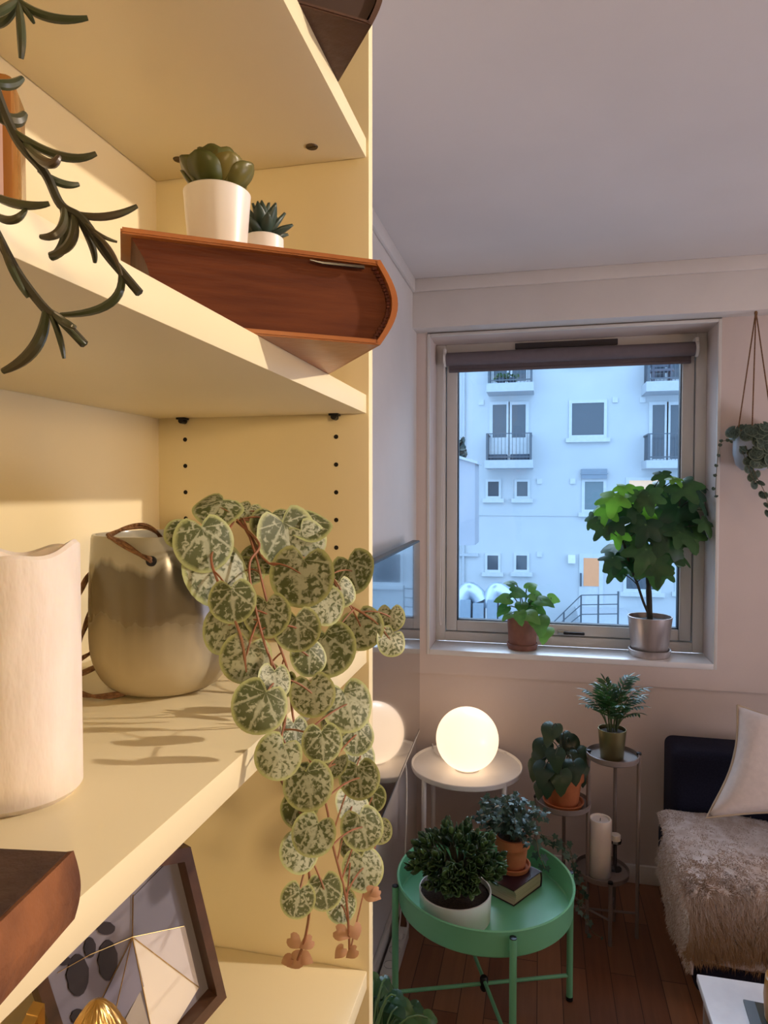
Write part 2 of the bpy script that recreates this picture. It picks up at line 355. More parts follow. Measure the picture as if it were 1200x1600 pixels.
# window
win = empty('window_1', (0.0975, FR, OZ0), None, None, None, 'structure')
def ring(mb, x0, x1, z0, z1, w, y0, y1, bevel=0.003, wb=None):
    wb = wb or w
    mb.box((x0, y0, z0), (x0+w, y1, z1), bevel); mb.box((x1-w, y0, z0), (x1, y1, z1), bevel)
    mb.box((x0+w, y0, z0), (x1-w, y1, z0+wb), bevel); mb.box((x0+w, y0, z1-w), (x1-w, y1, z1), bevel)
mb = MB(); ring(mb, OX0, OX1, OZ0, OZ1, 0.040, FR, FR+0.09); mb.build('window_frame', M_frame, win)
mb = MB(); ring(mb, OX0+0.044, OX1-0.044, OZ0+0.044, OZ1-0.044, 0.046, FR+0.004, FR+0.07, 0.006); mb.build('sash', M_frame, win)
mb = MB(); ring(mb, OX0+0.088, OX1-0.088, OZ0+0.088, OZ1-0.088, 0.006, FR+0.012, FR+0.05, 0.001); mb.build('gasket', mat('black_rubber', (0.02, 0.02, 0.025), 0.6), win)
mb = MB(); mb.box((OX0+0.09, FR+0.035, OZ0+0.09), (OX1-0.09, FR+0.041, OZ1-0.09)); mb.build('pane', mat('window_glass', (0.97, 0.98, 0.99), thin=0.8), win)
mb = MB(); mb.box((OX0, WY-0.018, OZ0-0.022), (OX1, FR, OZ0), 0.003); mb.build('window_sill', mat('sill_paint', (0.80, 0.79, 0.78), 0.3), win)
mb = MB()                                               # lining of the reveal
mb.box((OX0-0.012, WY-0.016, OZ0-0.022), (OX0, WY, OZ1+0.012), 0.002); mb.box((OX1, WY-0.016, OZ0-0.022), (OX1+0.012, WY, OZ1+0.012), 0.002)
mb.box((OX0, WY-0.016, OZ1), (OX1, WY, OZ1+0.012), 0.002); mb.build('window_casing', M_frame, win)
mb = MB(); c = P(880, 990, Y=FR); mb.box((c.x-0.022, FR-0.010, OZ0+0.05), (c.x+0.022, FR+0.006, OZ0+0.068), 0.003); hb = mb.build('handle_plate', mat('brushed_nickel', (0.5, 0.5, 0.5), 0.3, 1), win)
mb = MB(); mb.box((c.x, FR-0.024, OZ0+0.054), (c.x+0.085, FR-0.012, OZ0+0.066), 0.004); mb.box((c.x+0.002, FR-0.02, OZ0+0.054), (c.x+0.014, FR-0.008, OZ0+0.066), 0.002); mb.build('handle', M_dark, hb)
mb = MB(); a = P(805, 530, Y=FR); b = P(965, 530, Y=FR); mb.box((a.x, FR-0.012, 2.108), (b.x, FR+0.002, 2.132), 0.002); mb.build('air_vent', mat('dark_vent', (0.05, 0.045, 0.05), 0.6), win)
# ------------------------------------------------------------------ roller blind
rb = empty('roller_blind', (0.1, 2.862, 2.072), 'grey roller blind rolled up at the top of the window', 'blind')
M_blind = mat('blind_cloth', (0.16, 0.135, 0.15), 0.8, scale=40, bump=0.2, bscale=500)
mb = MB(); mb.tube([(OX0+0.05, 2.862, 2.072), (OX1-0.055, 2.862, 2.072)], 0.027, 24); mb.build('roll', M_blind, rb)
mb = MB(); mb.box((OX0+0.056, 2.884, 2.028), (OX1-0.062, 2.886, 2.07)); mb.box((OX0+0.056, 2.879, 2.020), (OX1-0.062, 2.891, 2.032), 0.003); mb.build('hem', M_blind, rb)
for x in (OX0+0.036, OX1-0.055):
    mb = MB(); mb.box((x, 2.845, 2.05), (x+0.014, FR, 2.115), 0.004); mb.tube([(x+0.002, 2.862, 2.072), (x+0.012, 2.862, 2.072)], 0.031, 20); mb.build('bracket', M_white, rb)
mb = MB(); x = OX0+0.030
mb.tube(spline([(x+0.012, 2.843, 2.085), (x+0.006, 2.840, 1.8), (x, 2.840, 1.3), (x-0.004, 2.842, 0.99), (x+0.004, 2.846, 0.985), (x+0.006, 2.848, 1.3), (x+0.010, 2.85, 1.8), (x+0.013, 2.85, 2.085)]), 0.0022, 6)
mb.build('pull_cord', M_white, rb)
# ================================================================== OUTSIDE
FY = 24.0
M_fac = mat('white_render', (0.56, 0.57, 0.58), 0.9, scale=0.6, bump=0.05, bscale=12)
M_slab = mat('balcony_concrete', (0.50, 0.515, 0.54), 0.9)
M_pane = mat('far_window_glass', (0.07, 0.085, 0.105), 0.12, spec=0.7)
M_curt = mat('far_curtained_glass', (0.15, 0.20, 0.22), 0.25, spec=0.5)
M_wf = mat('far_window_frame', (0.60, 0.61, 0.62), 0.6)
M_rail = mat('far_rail_steel', (0.11, 0.125, 0.145), 0.5, 0.5)
GZ = -3.45
struct('ground', mat('courtyard_paving', (0.40, 0.415, 0.44), 0.9, col2=(0.35, 0.36, 0.39), scale=0.8), [((-30, 4.0, GZ-0.3), (40, FY+1, GZ))])
blg = empty('apartment_building', (4, FY, GZ), 'white rendered apartment building with balconies across the courtyard', 'building')
boxobj('facade', (-16, FY, GZ), (30, FY+8, 9.0), M_fac, blg)
def XZ(u, v, Y=FY): p = P(u, v, Y=Y); return p.x, p.z
def bwin(u0, v0, u1, v1, m=None, fw=0.09, sill=True, mull=(), name='window', lit=None):
    x0, z1 = XZ(u0, v0); x1, z0 = XZ(u1, v1)
    mb = MB(); ring(mb, x0, x1, z0, z1, fw, FY-0.05, FY+0.02, 0)
    for q in mull: mb.box((x0+(x1-x0)*q-fw*0.55, FY-0.05, z0+fw), (x0+(x1-x0)*q+fw*0.55, FY+0.02, z1-fw))
    if sill: mb.box((x0-0.1, FY-0.14, z0-0.14), (x1+0.1, FY+0.01, z0))
    f = mb.build(name, M_wf, blg)
    mb = MB(); mb.box((x0+fw*0.8, FY-0.02, z0+fw*0.8), (x1-fw*0.8, FY-0.005, z1-fw*0.8)); mb.build('pane', lit or m or M_pane, f)
    return f
bwin(889, 626, 948, 684, M_pane, 0.10)
x0, z1 = XZ(886, 556); x1, z0 = XZ(951, 563); bwin(889, 505, 948, 562, M_pane, 0.10)
for u, v in ((759, 749), (804, 749), (758, 864), (803, 864)): bwin(u, v, u+24, v+30, M_pane, 0.08)
bwin(909, 748, 947, 801, M_curt, 0.10)
x0, z1 = XZ(908, 733); x1, z0 = XZ(948, 748); mb = MB(); mb.box((x0, FY-0.16, z0), (x1, FY, z1)); mb.box((x0-0.03, FY-0.18, (z0+z1)/2-0.02), (x1+0.03, FY-0.15, (z0+z1)/2+0.02)); mb.build('shutter_box', mat('far_grey_shutter', (0.24, 0.28, 0.33), 0.6), blg)
M_lit = mat('far_lit_window', (0.5, 0.4, 0.3), 0.5, emit=(1.0, 0.66, 0.36), estr=0.55)
M_litd = mat('far_lit_door', (0.4, 0.2, 0.1), 0.5, emit=(0.9, 0.47, 0.24), estr=0.42)
bwin(978, 746, 1042, 800, None, 0.10, lit=M_lit)
bwin(974, 868, 1033, 926, M_pane, 0.10)
bwin(1055, 868, 1110, 926, M_pane, 0.10)
# door with a warm pane
dr = bwin(905, 865, 942, 955, M_wf, 0.14, False, name='entrance_door')
x0, z1 = XZ(912, 868); x1, z0 = XZ(936, 916); mb = MB(); mb.box((x0, FY-0.045, z0), (x1, FY-0.02, z1)); mb.build('lit_pane', M_litd, dr)
x0, z1 = XZ(906, 895); mb = MB(); mb.box((x0, FY-0.1, z1-0.45), (x0+0.06, FY-0.05, z1)); mb.build('door_handle', M_rail, dr)
# balconies
def balcony(u0, u1, vt, vs0, vs1, doors):
    ux0, zs1 = XZ(u0, vs0, FY-1.1); ux1, zs0 = XZ(u1, vs1, FY-1.1); _, zt = XZ(u0, vt, FY-1.1)
    b = boxobj('balcony_slab', (ux0, FY-1.1, zs0), (ux1, FY, zs1), M_slab, blg)
    mb = MB(); r = 0.035; X0, X1 = ux0+0.08, ux1-0.08
    mb.box((X0, FY-1.045, zt-0.03), (X1, FY-1.015, zt)); mb.box((X0, FY-1.04, zs1+0.08), (X1, FY-1.01, zs1+0.12))
    n = 12
    for i in range(n+1):
        x = X0+(X1-X0)*i/n; w = 0.035 if i in (0, n) else 0.008
        mb.box((x-w, FY-1.03-w, zs1), (x+w, FY-1.03+w, zt))
    for x in (X0, X1):
        mb.box((x-0.03, FY-1.03, zt-0.05), (x+0.03, FY, zt))
        for k in range(8): mb.box((x-0.012, FY-1.0+k*0.125, zs1), (x+0.012, FY-0.975+k*0.125, zt))
    mb.build('balcony_railing', M_rail, b)
    if doors:
        for d in doors: bwin(*d, M_pane, 0.11, False, name='balcony_door')
    return b, zs1
b1, z = balcony(757, 833, 677, 719, 731, [(765, 628, 796, 722), (795, 628, 826, 722)])
for d in (0, 1):
    x0, z1 = XZ(769+30*d, 684); x1, z0 = XZ(793+30*d, 718); boxobj('door_panel', (x0, FY-0.06, z0), (x1, FY-0.03, z1), M_wf, blg)
for u in (762, 797):                                    # planters on the balcony floor
    x0, _ = XZ(u, 715, FY-0.9); x1, _ = XZ(u+31, 715, FY-0.9); mb = MB(); mb.box((x0, FY-0.95, z), (x1, FY-0.65, z+0.2), 0.03); tag(mb.build('balcony_planter', mat('dark_planter', (0.05, 0.07, 0.10), 0.6)), 'dark trough on the lower left balcony floor, '+('left one' if u < 780 else 'right one'), 'planter', 'troughs on the balcony')
b2, z = balcony(760, 834, 552, 599, 610, [(767, 505, 797, 600), (796, 505, 827, 600)])
for u in (783, 800):
    p = P(u, 596, Y=FY-0.8); mb = MB()
    for k in range(30): mb.polar(V(p.x, FY-0.8, z+0.12)+V(random.uniform(-.2, .2), random.uniform(-.1, .1), random.uniform(0, .22)), jit(1), jit(1), 0.07, ovate and (lambda a: 1), seg=6, rings=1)
    r = empty('balcony_plant', (p.x, FY-0.8, z), 'small potted plant standing on the upper left balcony, '+('left one' if u < 790 else 'right one'), 'plant', 'balcony plants')
    mb.build('foliage', leafmat('far_leaf', (0.06, 0.12, 0.06), (0.15, 0.2, 0.12)), r)
    mb = MB(); mb.lathe(pot_prof(0.12, 0.16, 0.2), (p.x, FY-0.8, z)); mb.build('pot', mat('dark_planter', (0.05, 0.07, 0.1)), r)
b3, z = balcony(1010, 1090, 677, 719, 731, [(1014, 628, 1043, 722), (1042, 628, 1073, 722)])
b4, z = balcony(1010, 1090, 552, 596, 609, [(1014, 505, 1044, 597), (1043, 505, 1074, 597)])
r = empty('balcony_bench', (10.6, FY-0.7, z), 'dark bench standing on the upper right balcony', 'bench')
x0, _ = XZ(1017, 590, FY-0.7); x1, _ = XZ(1052, 590, FY-0.7); M_bench = mat('bench_wood', (0.14, 0.13, 0.16), 0.7)
boxobj('seat', (x0, FY-0.8, z+0.36), (x1, FY-0.4, z+0.44), M_bench, r); boxobj('backrest', (x0, FY-0.42, z+0.55), (x1, FY-0.36, z+0.85), M_bench, r)
for x in (x0+0.05, x1-0.1): boxobj('leg', (x, FY-0.78, z), (x+0.06, FY-0.36, z+0.62), M_bench, r)
# small wall fittings, string courses and the lamp by the door
for u, v in ((961, 625), (1004, 625), (752, 629), (843, 752), (895, 752), (843, 866)):
    x, zz = XZ(u, v); boxobj('wall_vent', (x-0.09, FY-0.05, zz-0.09), (x+0.09, FY, zz+0.09), M_wf, blg)
x, zz = XZ(893, 873); boxobj('wall_lamp', (x-0.12, FY-0.2, zz-0.14), (x+0.12, FY, zz+0.14), M_white, blg)
x0, zz = XZ(745, 804); x1, _ = XZ(905, 806); boxobj('string_course', (x0, FY-0.03, zz-0.03), (x1, FY, zz+0.03), M_fac, blg)
x0, zz = XZ(708, 866); x1, _ = XZ(748, 868); boxobj('wall_pipe', (x0, FY-0.12, zz-0.05), (x1, FY, zz+0.05), M_slab, blg)
x, zz = XZ(725, 640); mb = MB(); mb.tube([(x, FY-0.07, GZ), (x, FY-0.07, 10)], 0.05, 8); mb.build('downpipe', M_slab, blg)
# projecting annex on the left
ann = empty('annex_block', (-1.7, 17, 0), 'pale projecting block hanging off the left end of the white building', 'annex')
mb = MB(); p = [P(690, 709, Y=18.0), P(742, 724, Y=18.0), P(742, 852, Y=18.0), P(690, 852, Y=18.0)]; mb.prism(p, (0, 1, 0), 1.2); mb.build('wall', mat('annex_render', (0.42, 0.42, 0.46), 0.9, scale=1), ann)
mb = MB(); p = [P(688, 703, Y=17.9), P(746, 721, Y=17.9), P(746, 725, Y=17.9), P(688, 708, Y=17.9)]; mb.prism(p, (0, 1, 0), 1.3); mb.build('roof', M_slab, ann)
mb = MB(); p0 = P(716, 852, Y=18.1); mb.box((p0.x-0.12, 18.1, GZ), (p0.x+0.02, 18.25, p0.z)); mb.build('post', M_slab, ann)
mb = MB(); c = P(710, 705, Y=18.5)
for k in range(140): mb.polar(c + jit(0.26) + V(0, 0, 0.05), jit(1), jit(1), 0.10, lambda a: 1, seg=6, rings=1)
o = mb.build('shrub_tuft', mat('far_dark_leaf', (0.06, 0.09, 0.08), 0.8), ann)
# ventilation ducts with boxes below
M_zinc = mat('galvanised_zinc', (0.62, 0.68, 0.75), 0.35, 0.85, scale=6)
M_unit = mat('grey_unit_paint', (0.25, 0.31, 0.37), 0.6)
for i, (u, ub0, ub1) in enumerate(((732, 720, 757), (776, 762, 797))):
    a = P(u-9, 938, Y=20.0); top = P(u+4, 912, Y=20.0); b = P(u+18, 938, Y=20.0); R = 0.24
    d = empty('ventilation_duct', (a.x, 20, GZ), 'silver bent ventilation duct on a grey box in the courtyard, '+('left one' if i == 0 else 'right one'), 'duct', 'courtyard ducts')
    mb = MB(); q = spline([V(a.x, 20, a.z-0.2), V(a.x, 20, a.z), V(a.x+0.08, 20, a.z+0.22), V(top.x-0.05, 20, top.z-0.18), V(b.x-0.1, 20, a.z+0.2), V(b.x, 20, b.z)], 5); mb.tube(q, R, 16); mb.build('elbow', M_zinc, d)
    x0, x1 = P(ub0, 940, Y=20).x, P(ub1, 940, Y=20).x; zt = P(ub0, 935, Y=20).z
    xm = (x0+x1)/2
    boxobj('housing', (x0, 19.7, GZ), (xm-0.03, 20.4, zt), M_unit, d, 0.03); boxobj('housing', (xm+0.03, 19.7, GZ), (x1, 20.4, zt-0.08), M_unit, d, 0.03)
# steel railing on the entrance stair
RY = 20.5
st = empty('stair_railing', (6, RY, GZ), 'thin dark steel railing of the entrance stair outside the window', 'railing')
mb = MB()
for dv in (0, 15, 30):
    a = P(862, 975+dv*0.7, Y=RY); b = P(908, 930+dv, Y=RY); c = P(966, 929+dv, Y=RY); mb.tube([a, b], 0.016, 6); mb.tube([b, c], 0.016, 6)
mb.build('rails', M_rail, st)
for u, v in ((881, 956), (908, 930), (935, 929), (966, 924)):
    a = P(u, v, Y=RY); mb = MB(); mb.tube([a, V(a.x, RY, GZ)], 0.026, 6); mb.build('post', M_rail, st)
stp = empty('entrance_stair', (6, RY+1, GZ), 'pale concrete stair and landing below the lit door', 'stair')
a = P(908, 975, Y=RY); b = P(1000, 975, Y=RY); zl = P(908, 978, Y=RY).z
boxobj('landing', (a.x, RY+0.05, GZ), (b.x, FY, zl), M_slab, stp)
for k in range(4): boxobj('step', (a.x-0.3*(k+1), RY+0.05, GZ), (a.x-0.3*k, RY+1.3, GZ+(zl-GZ)*(1-(k+1)/5)), M_slab, stp)
# ================================================================== BOOKCASE
bc = empty('bookcase', (-0.34, 0.4, 0), 'cream white bookcase with adjustable shelves filling the left side', 'bookcase')
BX, FX, SY = -0.479, -0.203, 0.787
NY = -0.06
boxobj('back_panel', (-0.491, NY, 0.07), (BX, SY, 2.28), M_shelf, bc)
boxobj('side_panel', (-0.493, SY, 0), (-0.200, SY+0.018, 2.30), M_shelfside, bc, 0.0008)
boxobj('side_panel', (-0.493, NY-0.018, 0), (-0.200, NY, 2.30), M_shelfside, bc, 0.0008)
boxobj('top_panel', (-0.493, NY, 2.28), (-0.201, SY, 2.30), M_shelf, bc)
boxobj('plinth', (-0.49, NY, 0), (-0.23, SY, 0.07), M_shelf, bc)
S1, S2, S3, S4 = 1.934, 1.634, 1.335, 0.933
shelves = {}
for z in (S1, S2, S3, S4, 0.50, 0.09):
    shelves[z] = boxobj('shelf', (BX+0.001, NY+0.001, z-0.022), (FX, SY-0.001, z), M_shelf, bc, 0.0006)
for x in (-0.4415, -0.241):                             # shelf pins under each shelf, peg holes in the side
    for z in (S2, S3):
        mb = MB(); mb.tube([(x, SY-0.0005, z-0.026), (x, SY-0.011, z-0.026)], 0.0035, 12); mb.box((x-0.006, SY-0.012, z-0.0245), (x+0.006, SY-0.0005, z-0.022), 0.0005); mb.build('shelf_pin', M_dark, bc)
for x in (-0.4415, -0.241):
    for z in [1.585-0.0335*k for k in range(7)] + [2.0-0.0335*k for k in range(-3, 1)]:
        mb = MB(); mb.tube([(x, SY-0.0006, z), (x, SY+0.003, z)], 0.0027, 12); mb.build('peg_hole', mat('peg_hole_dark', (0.012, 0.009, 0.006), 0.9), bc)
for u, v in ((280, 249), (487, 229)):                   # cam screws in the underside of the top shelf
    p = P(u, v, Z=S1-0.022); mb = MB(); mb.lathe([(0, -0.0012), (0.0065, -0.0012), (0.0075, 0.0005)], p, 20); mb.box(p+V(-0.005, -0.0008, -0.0018), p+V(0.005, 0.0008, -0.0005)); mb.build('cam_screw', mat('brass_screw', (0.10, 0.07, 0.04), 0.45, 0.7), bc)
# ------------------------------------------------------------------ books
def book(name, label, c, ang, Lh, Wd, T, mc, mp, spine_round=0.012, board=0.004, over=0.004, mspine=None):
    """lies flat: c = lower corner at the spine end of the visible edge; Wd runs from spine to fore edge (towards -d), Lh away from the viewer"""
    d = V(math.cos(ang), math.sin(ang), 0); e = V(-math.sin(ang), math.cos(ang), 0); c = Vector(c)
    r = empty(name, c - d*(Wd/2) + e*(Lh/2), label, 'book')
    def pt(a, b, z): return c - d*a + e*b + V(0, 0, z)   # a from spine, b from the visible edge
    def slab(z0, z1, a0, a1, b0, b1): 
        mb = MB(); mb.prism([pt(a0, b0, z0), pt(a1, b0, z0), pt(a1, b1, z0), pt(a0, b1, z0)], (0, 0, 1), z1-z0, 0.0012); return mb
    slab(0, board, 0.0, Wd, 0, Lh).build('back_cover', mc, r)
    slab(T-board, T, 0.0, Wd, 0, Lh).build('front_cover', mc, r)
    def arc(off, n=12): return [(-math.sin(PI*i/n)*spine_round + off, board + (T-2*board)*i/n) for i in range(n+1)]
    # page block: rounded at the spine, hollow at the fore edge
    prof = arc(0.004) + [(Wd-over-0.012*math.sin(PI*i/10), T-board-(T-2*board)*i/10) for i in range(11)]
    mb = MB(); mb.prism([pt(a, over, z) for a, z in prof], e, Lh-2*over); mb.build('page_block', mp, r, sharp=25)
    # spine: curved strip, thick
    o = [(-math.sin(PI*i/14)*spine_round - 0.001, T*i/14) for i in range(15)]; inn = [(a+0.005, min(max(z, 0.001), T-0.001)) for a, z in o][::-1]
    mb = MB(); mb.prism([pt(a, 0, z) for a, z in o+inn], e, Lh); mb.build('spine', mspine or mc, r, sharp=30)
    return r, pt
M_lea = mat('tan_leather', (0.48, 0.17, 0.035), 0.38, col2=(0.34, 0.105, 0.022), scale=9, bump=0.12, bscale=90, coat=0.15)
M_pgbr = mat('brown_stained_pages', (0.14, 0.036, 0.010), 0.55, col2=(0.095, 0.022, 0.007), spec=0.2, scale=14, stretch=(1, 1, 9), bump=0.2, bscale=30, detail=6)
M_oldbr = mat('dark_brown_leather', (0.055, 0.02, 0.010), 0.6, col2=(0.09, 0.04, 0.02), scale=14, bump=0.3, bscale=70)
A = math.radians(34); BT = 0.066
bk, pt = book('leather_book', 'thick tan leather book lying flat on the upper shelf under the succulents', (-0.124, 0.520, S2), A, 0.215, 0.188, BT, M_lea, M_pgbr, 0.015, 0.0045, 0.007)
mb = MB()                                               # ribbed head band at the spine
for k in range(22):
    z = 0.006 + (BT-0.012)*k/21; a = -0.014*math.sin(PI*(z-0.004)/(BT-0.008)) + 0.0035; p = pt(a, 0.0055, z)
    mb.tube([p - V(0, 0, 0.0011), p + V(0, 0, 0.0011)], 0.0022, 6)
mb.build('head_band', mat('dark_red_headband', (0.10, 0.02, 0.012), 0.5), bk)
mb = MB(); mb.tube([pt(0.012, 0.001, BT-0.007), pt(0.045, 0.0015, BT-0.0075), pt(0.055, 0.002, BT-0.0062)], [0.0016, 0.0013, 0.0005], 6); tag(mb.build('ribbon_tip', mat('dark_ribbon', (0.03, 0.02, 0.02), 0.3), bk))
A2 = math.radians(36)
book('old_book', 'dark brown worn book overhanging the topmost shelf edge', (-0.150, 0.598, S1), A2, 0.20, 0.16, 0.075, M_oldbr, mat('dark_pages', (0.045, 0.02, 0.01), 0.7), 0.012)
# worn suede book at the near end of the middle shelf: its spine lies along the shelf edge
M_sue = mat('worn_suede', (0.30, 0.11, 0.035), 0.85, col2=(0.07, 0.022, 0.008), scale=26, bump=0.5, bscale=140, detail=8, lo=0.3, hi=0.72)
book('suede_book', 'worn brown leather book at the near end of the middle shelf', (-0.196, 0.250, S3), math.radians(8), -0.21, 0.15, 0.030, mat('dark_worn_cover', (0.050, 0.022, 0.012), 0.8, col2=(0.10, 0.05, 0.025), scale=22, bump=0.4, bscale=120, lo=0.45, hi=0.8), mat('aged_pages', (0.30, 0.20, 0.10), 0.8), 0.003, mspine=M_sue)
# ------------------------------------------------------------------ succulents
M_spot = mat('white_ceramic', (0.80, 0.76, 0.70), 0.35, coat=0.2)
sc = P(340, 378, D=0.545); sc.z = S2+BT
r = empty('potted_succulent', sc, 'larger rosette succulent in a white pot on the tan leather book', 'potted plant')
mb = MB(); mb.lathe(pot_prof(0.022, 0.0265, 0.058, 0.002), sc, 48); mb.build('pot', M_spot, r); soil(sc, 0.0240, sc.z+0.052, r)
mb = MB(); c0 = sc + V(0, 0, 0.056)
for ringi, (n, el, L, w) in enumerate(((8, 20, 0.035, 0.027), (7, 44, 0.033, 0.027), (5, 64, 0.027, 0.022), (3, 80, 0.020, 0.016))):
    for k in range(n):
        a = 2*PI*(k+0.5*ringi)/n + random.uniform(-.1, .1); e = math.radians(el + random.uniform(-5, 5))
        d = V(math.cos(a)*math.cos(e), math.sin(a)*math.cos(e), math.sin(e)); nn = V(-math.cos(a)*math.sin(e), -math.sin(a)*math.sin(e), math.cos(e))
        mb.blade(c0 + V(math.cos(a), math.sin(a), 0)*0.005*(1 if ringi < 2 else 0.4) + V(0, 0, 0.003*ringi), d, nn, L, w, lambda t: (0.45 + 0.55*math.sin(PI/2*t/0.65) if t < 0.65 else max(0.02, math.sqrt(max(0, 1-((t-0.65)/0.35)**2))) if t < 0.96 else 0.16), bend=-0.85, fold=0.30, nt=14)
o = mb.build('rosette', leafmat('succulent_leaf', (0.085, 0.095, 0.022), (0.19, 0.16, 0.04), 0.35, 0.1, 40), r, solid=0.0022)
sc = P(412, 385, D=0.60); sc.z = S2+BT
r = empty('potted_succulent', sc, 'smaller spiky succulent in a white pot behind the rosette succulent', 'potted plant')
mb = MB(); mb.lathe(pot_prof(0.018, 0.0175, 0.043, 0.002), sc, 40); mb.build('pot', M_spot, r); soil(sc, 0.0155, sc.z+0.039, r)
mb = MB(); c0 = sc + V(0, 0, 0.040)
for ringi, (n, el, L) in enumerate(((7, 25, 0.030), (7, 48, 0.034), (5, 70, 0.034), (2, 85, 0.03))):
    for k in range(n):
        a = 2*PI*(k+0.5*ringi)/n + random.uniform(-.15, .15); e = math.radians(el + random.uniform(-6, 6))
        d = V(math.cos(a)*math.cos(e), math.sin(a)*math.cos(e), math.sin(e)); nn = V(-math.cos(a)*math.sin(e), -math.sin(a)*math.sin(e), math.cos(e))
        mb.blade(c0, d, nn, L, 0.011, lambda t: (0.6+0.4*math.sin(PI*t*0.9) if t < 0.6 else max(0.02, 1-((t-0.6)/0.4)**1.6)), bend=-0.25, fold=0.35, nt=8)
mb.build('spikes', leafmat('spiky_leaf', (0.035, 0.06, 0.045), (0.07, 0.09, 0.06), 0.4, 0.05, 60), r, solid=0.0022)
# ------------------------------------------------------------------ amber glass at the far left of the upper shelf
gc = P(2, 300, D=0.435); gc.z = S2
r = empty('glass_jar', gc, 'pinkish candle jar with amber glass edge at the left end of the upper shelf', 'jar')
mb = MB(); mb.box(gc+V(-0.026, -0.026, 0), gc+V(0.014, 0.014, 0.142), 0.004, Matrix.Rotation(math.radians(30), 3, 'Z')); mb.build('glass', mat('amber_glass', (0.30, 0.12, 0.025), 0.12, scale=3, coat=0.2), r)
mb = MB(); mb.box(gc+V(-0.020, -0.030, 0.01), gc+V(0.006, -0.012, 0.135), 0.003, Matrix.Rotation(math.radians(30), 3, 'Z'), gc); mb.build('label_face', mat('pink_wax', (0.46, 0.29, 0.22), 0.4), r)
# ------------------------------------------------------------------ pillar candle
cc = V(-0.311, 0.349, S3)
r = empty('pillar_candle', cc, 'thick white pillar candle standing on the middle shelf beside the ceramic pot', 'candle')
M_rough = mat('frosted_wax', (0.82, 0.74, 0.66), 0.5, col2=(0.76, 0.67, 0.58), scale=50, stretch=(1, 1, 0.35), bump=0.22, bscale=110, sss=0.15, detail=6)
mb = MB(); R = 0.037; hgt = 0.150
def cw(a): return 0.0035*math.sin(2*a+0.6) + 0.002*math.sin(5*a)
seg = 64; rings = []
prof = [(R*0.9, 0, 0), (R, 0.004, 0), (R, 0.05, 0), (R, 0.10, 0), (R, hgt-0.002, 1), (R-0.002, hgt, 1), (R-0.006, hgt-0.002, 1), (R-0.009, hgt-0.014, 0.4), (R*0.4, hgt-0.018, 0)]
for pr, pz, k in prof: rings.append([mb.bm.verts.new(cc + V(pr*math.cos(2*PI*i/seg), pr*math.sin(2*PI*i/seg), pz + k*cw(2*PI*i/seg))) for i in range(seg)])
for a_, b_ in zip(rings, rings[1:]):
    for i in range(seg): f = mb.bm.faces.new((a_[i], a_[(i+1) % seg], b_[(i+1) % seg], b_[i])); f.smooth = True
mb.bm.faces.new(rings[0][::-1]); mb.bm.faces.new(rings[-1])
mb.build('wax', M_rough, r)
mb = MB(); mb.tube([cc+V(0, 0, hgt-0.02), cc+V(0.001, 0, hgt-0.006)], 0.001, 6); mb.build('wick', M_dark, r)
# ------------------------------------------------------------------ glazed pot with the variegated trailing plant
pc = V(-0.347, 0.577, S3); PR = 0.0665; PH = 0.145
vp = empty('trailing_plant', pc, 'variegated trailing plant in a glazed grey pot with a rope handle on the middle shelf', 'potted plant')
prof = [(0, 0), (0.036, 0)] + [(0.036 + (PR-0.036)*math.sin(t), 0.050*(1-math.cos(t))) for t in [PI/2*i/10 for i in range(1, 11)]]
prof += [(PR, 0.08), (PR-0.001, 0.11), (PR-0.003, PH-0.003), (PR-0.004, PH), (PR-0.007, PH), (PR-0.008, PH-0.004), (PR-0.006, 0.1), (PR-0.006, 0.07), (0, 0.065)]
def glaze():
    m = bpy.data.materials.new('two_tone_glaze'); m.use_nodes = True; nt = m.node_tree; N = nt.nodes; L = nt.links; b = N['Principled BSDF']
    tc = N.new('ShaderNodeTexCoord'); sp = N.new('ShaderNodeSeparateXYZ'); L.new(tc.outputs['Object'], sp.inputs[0])
    mp = N.new('ShaderNodeMapping'); mp.inputs['Scale'].default_value = (1, 1, 0.22); L.new(tc.outputs['Object'], mp.inputs[0])
    nz = N.new('ShaderNodeTexNoise'); nz.inputs['Scale'].default_value = 34; nz.inputs['Detail'].default_value = 3; L.new(mp.outputs[0], nz.inputs[0])
    md = N.new('ShaderNodeMath'); md.operation = 'MULTIPLY_ADD'; md.inputs[1].default_value = 0.055; L.new(nz.outputs['Fac'], md.inputs[0]); L.new(sp.outputs[2], md.inputs[2])
    cr = N.new('ShaderNodeValToRGB'); e = cr.color_ramp.elements
    e[0].position = 0.055; e[0].color = (0.42, 0.35, 0.22, 1); e[1].position = 0.088; e[1].color = (0.28, 0.23, 0.14, 1)
    for p_, c_ in ((0.105, (0.15, 0.12, 0.07, 1)), (0.146, (0.12, 0.10, 0.062, 1)), (0.151, (0.36, 0.335, 0.25, 1)), (0.2, (0.40, 0.375, 0.29, 1))): q = e.new(p_); q.color = c_
    L.new(md.outputs[0], cr.inputs[0]); L.new(cr.outputs[0], b.inputs['Base Color'])
    ro = N.new('ShaderNodeMapRange'); ro.inputs[1].default_value = 0.085; ro.inputs[2].default_value = 0.105; ro.inputs[3].default_value = 0.6; ro.inputs[4].default_value = 0.18; L.new(md.outputs[0], ro.inputs[0]); L.new(ro.outputs[0], b.inputs['Roughness'])
    return m
mb = MB(); mb.lathe(prof, pc, 72); mb.build('pot', glaze(), vp, sharp=60)
soil(pc, PR-0.007, S3+0.118, vp)
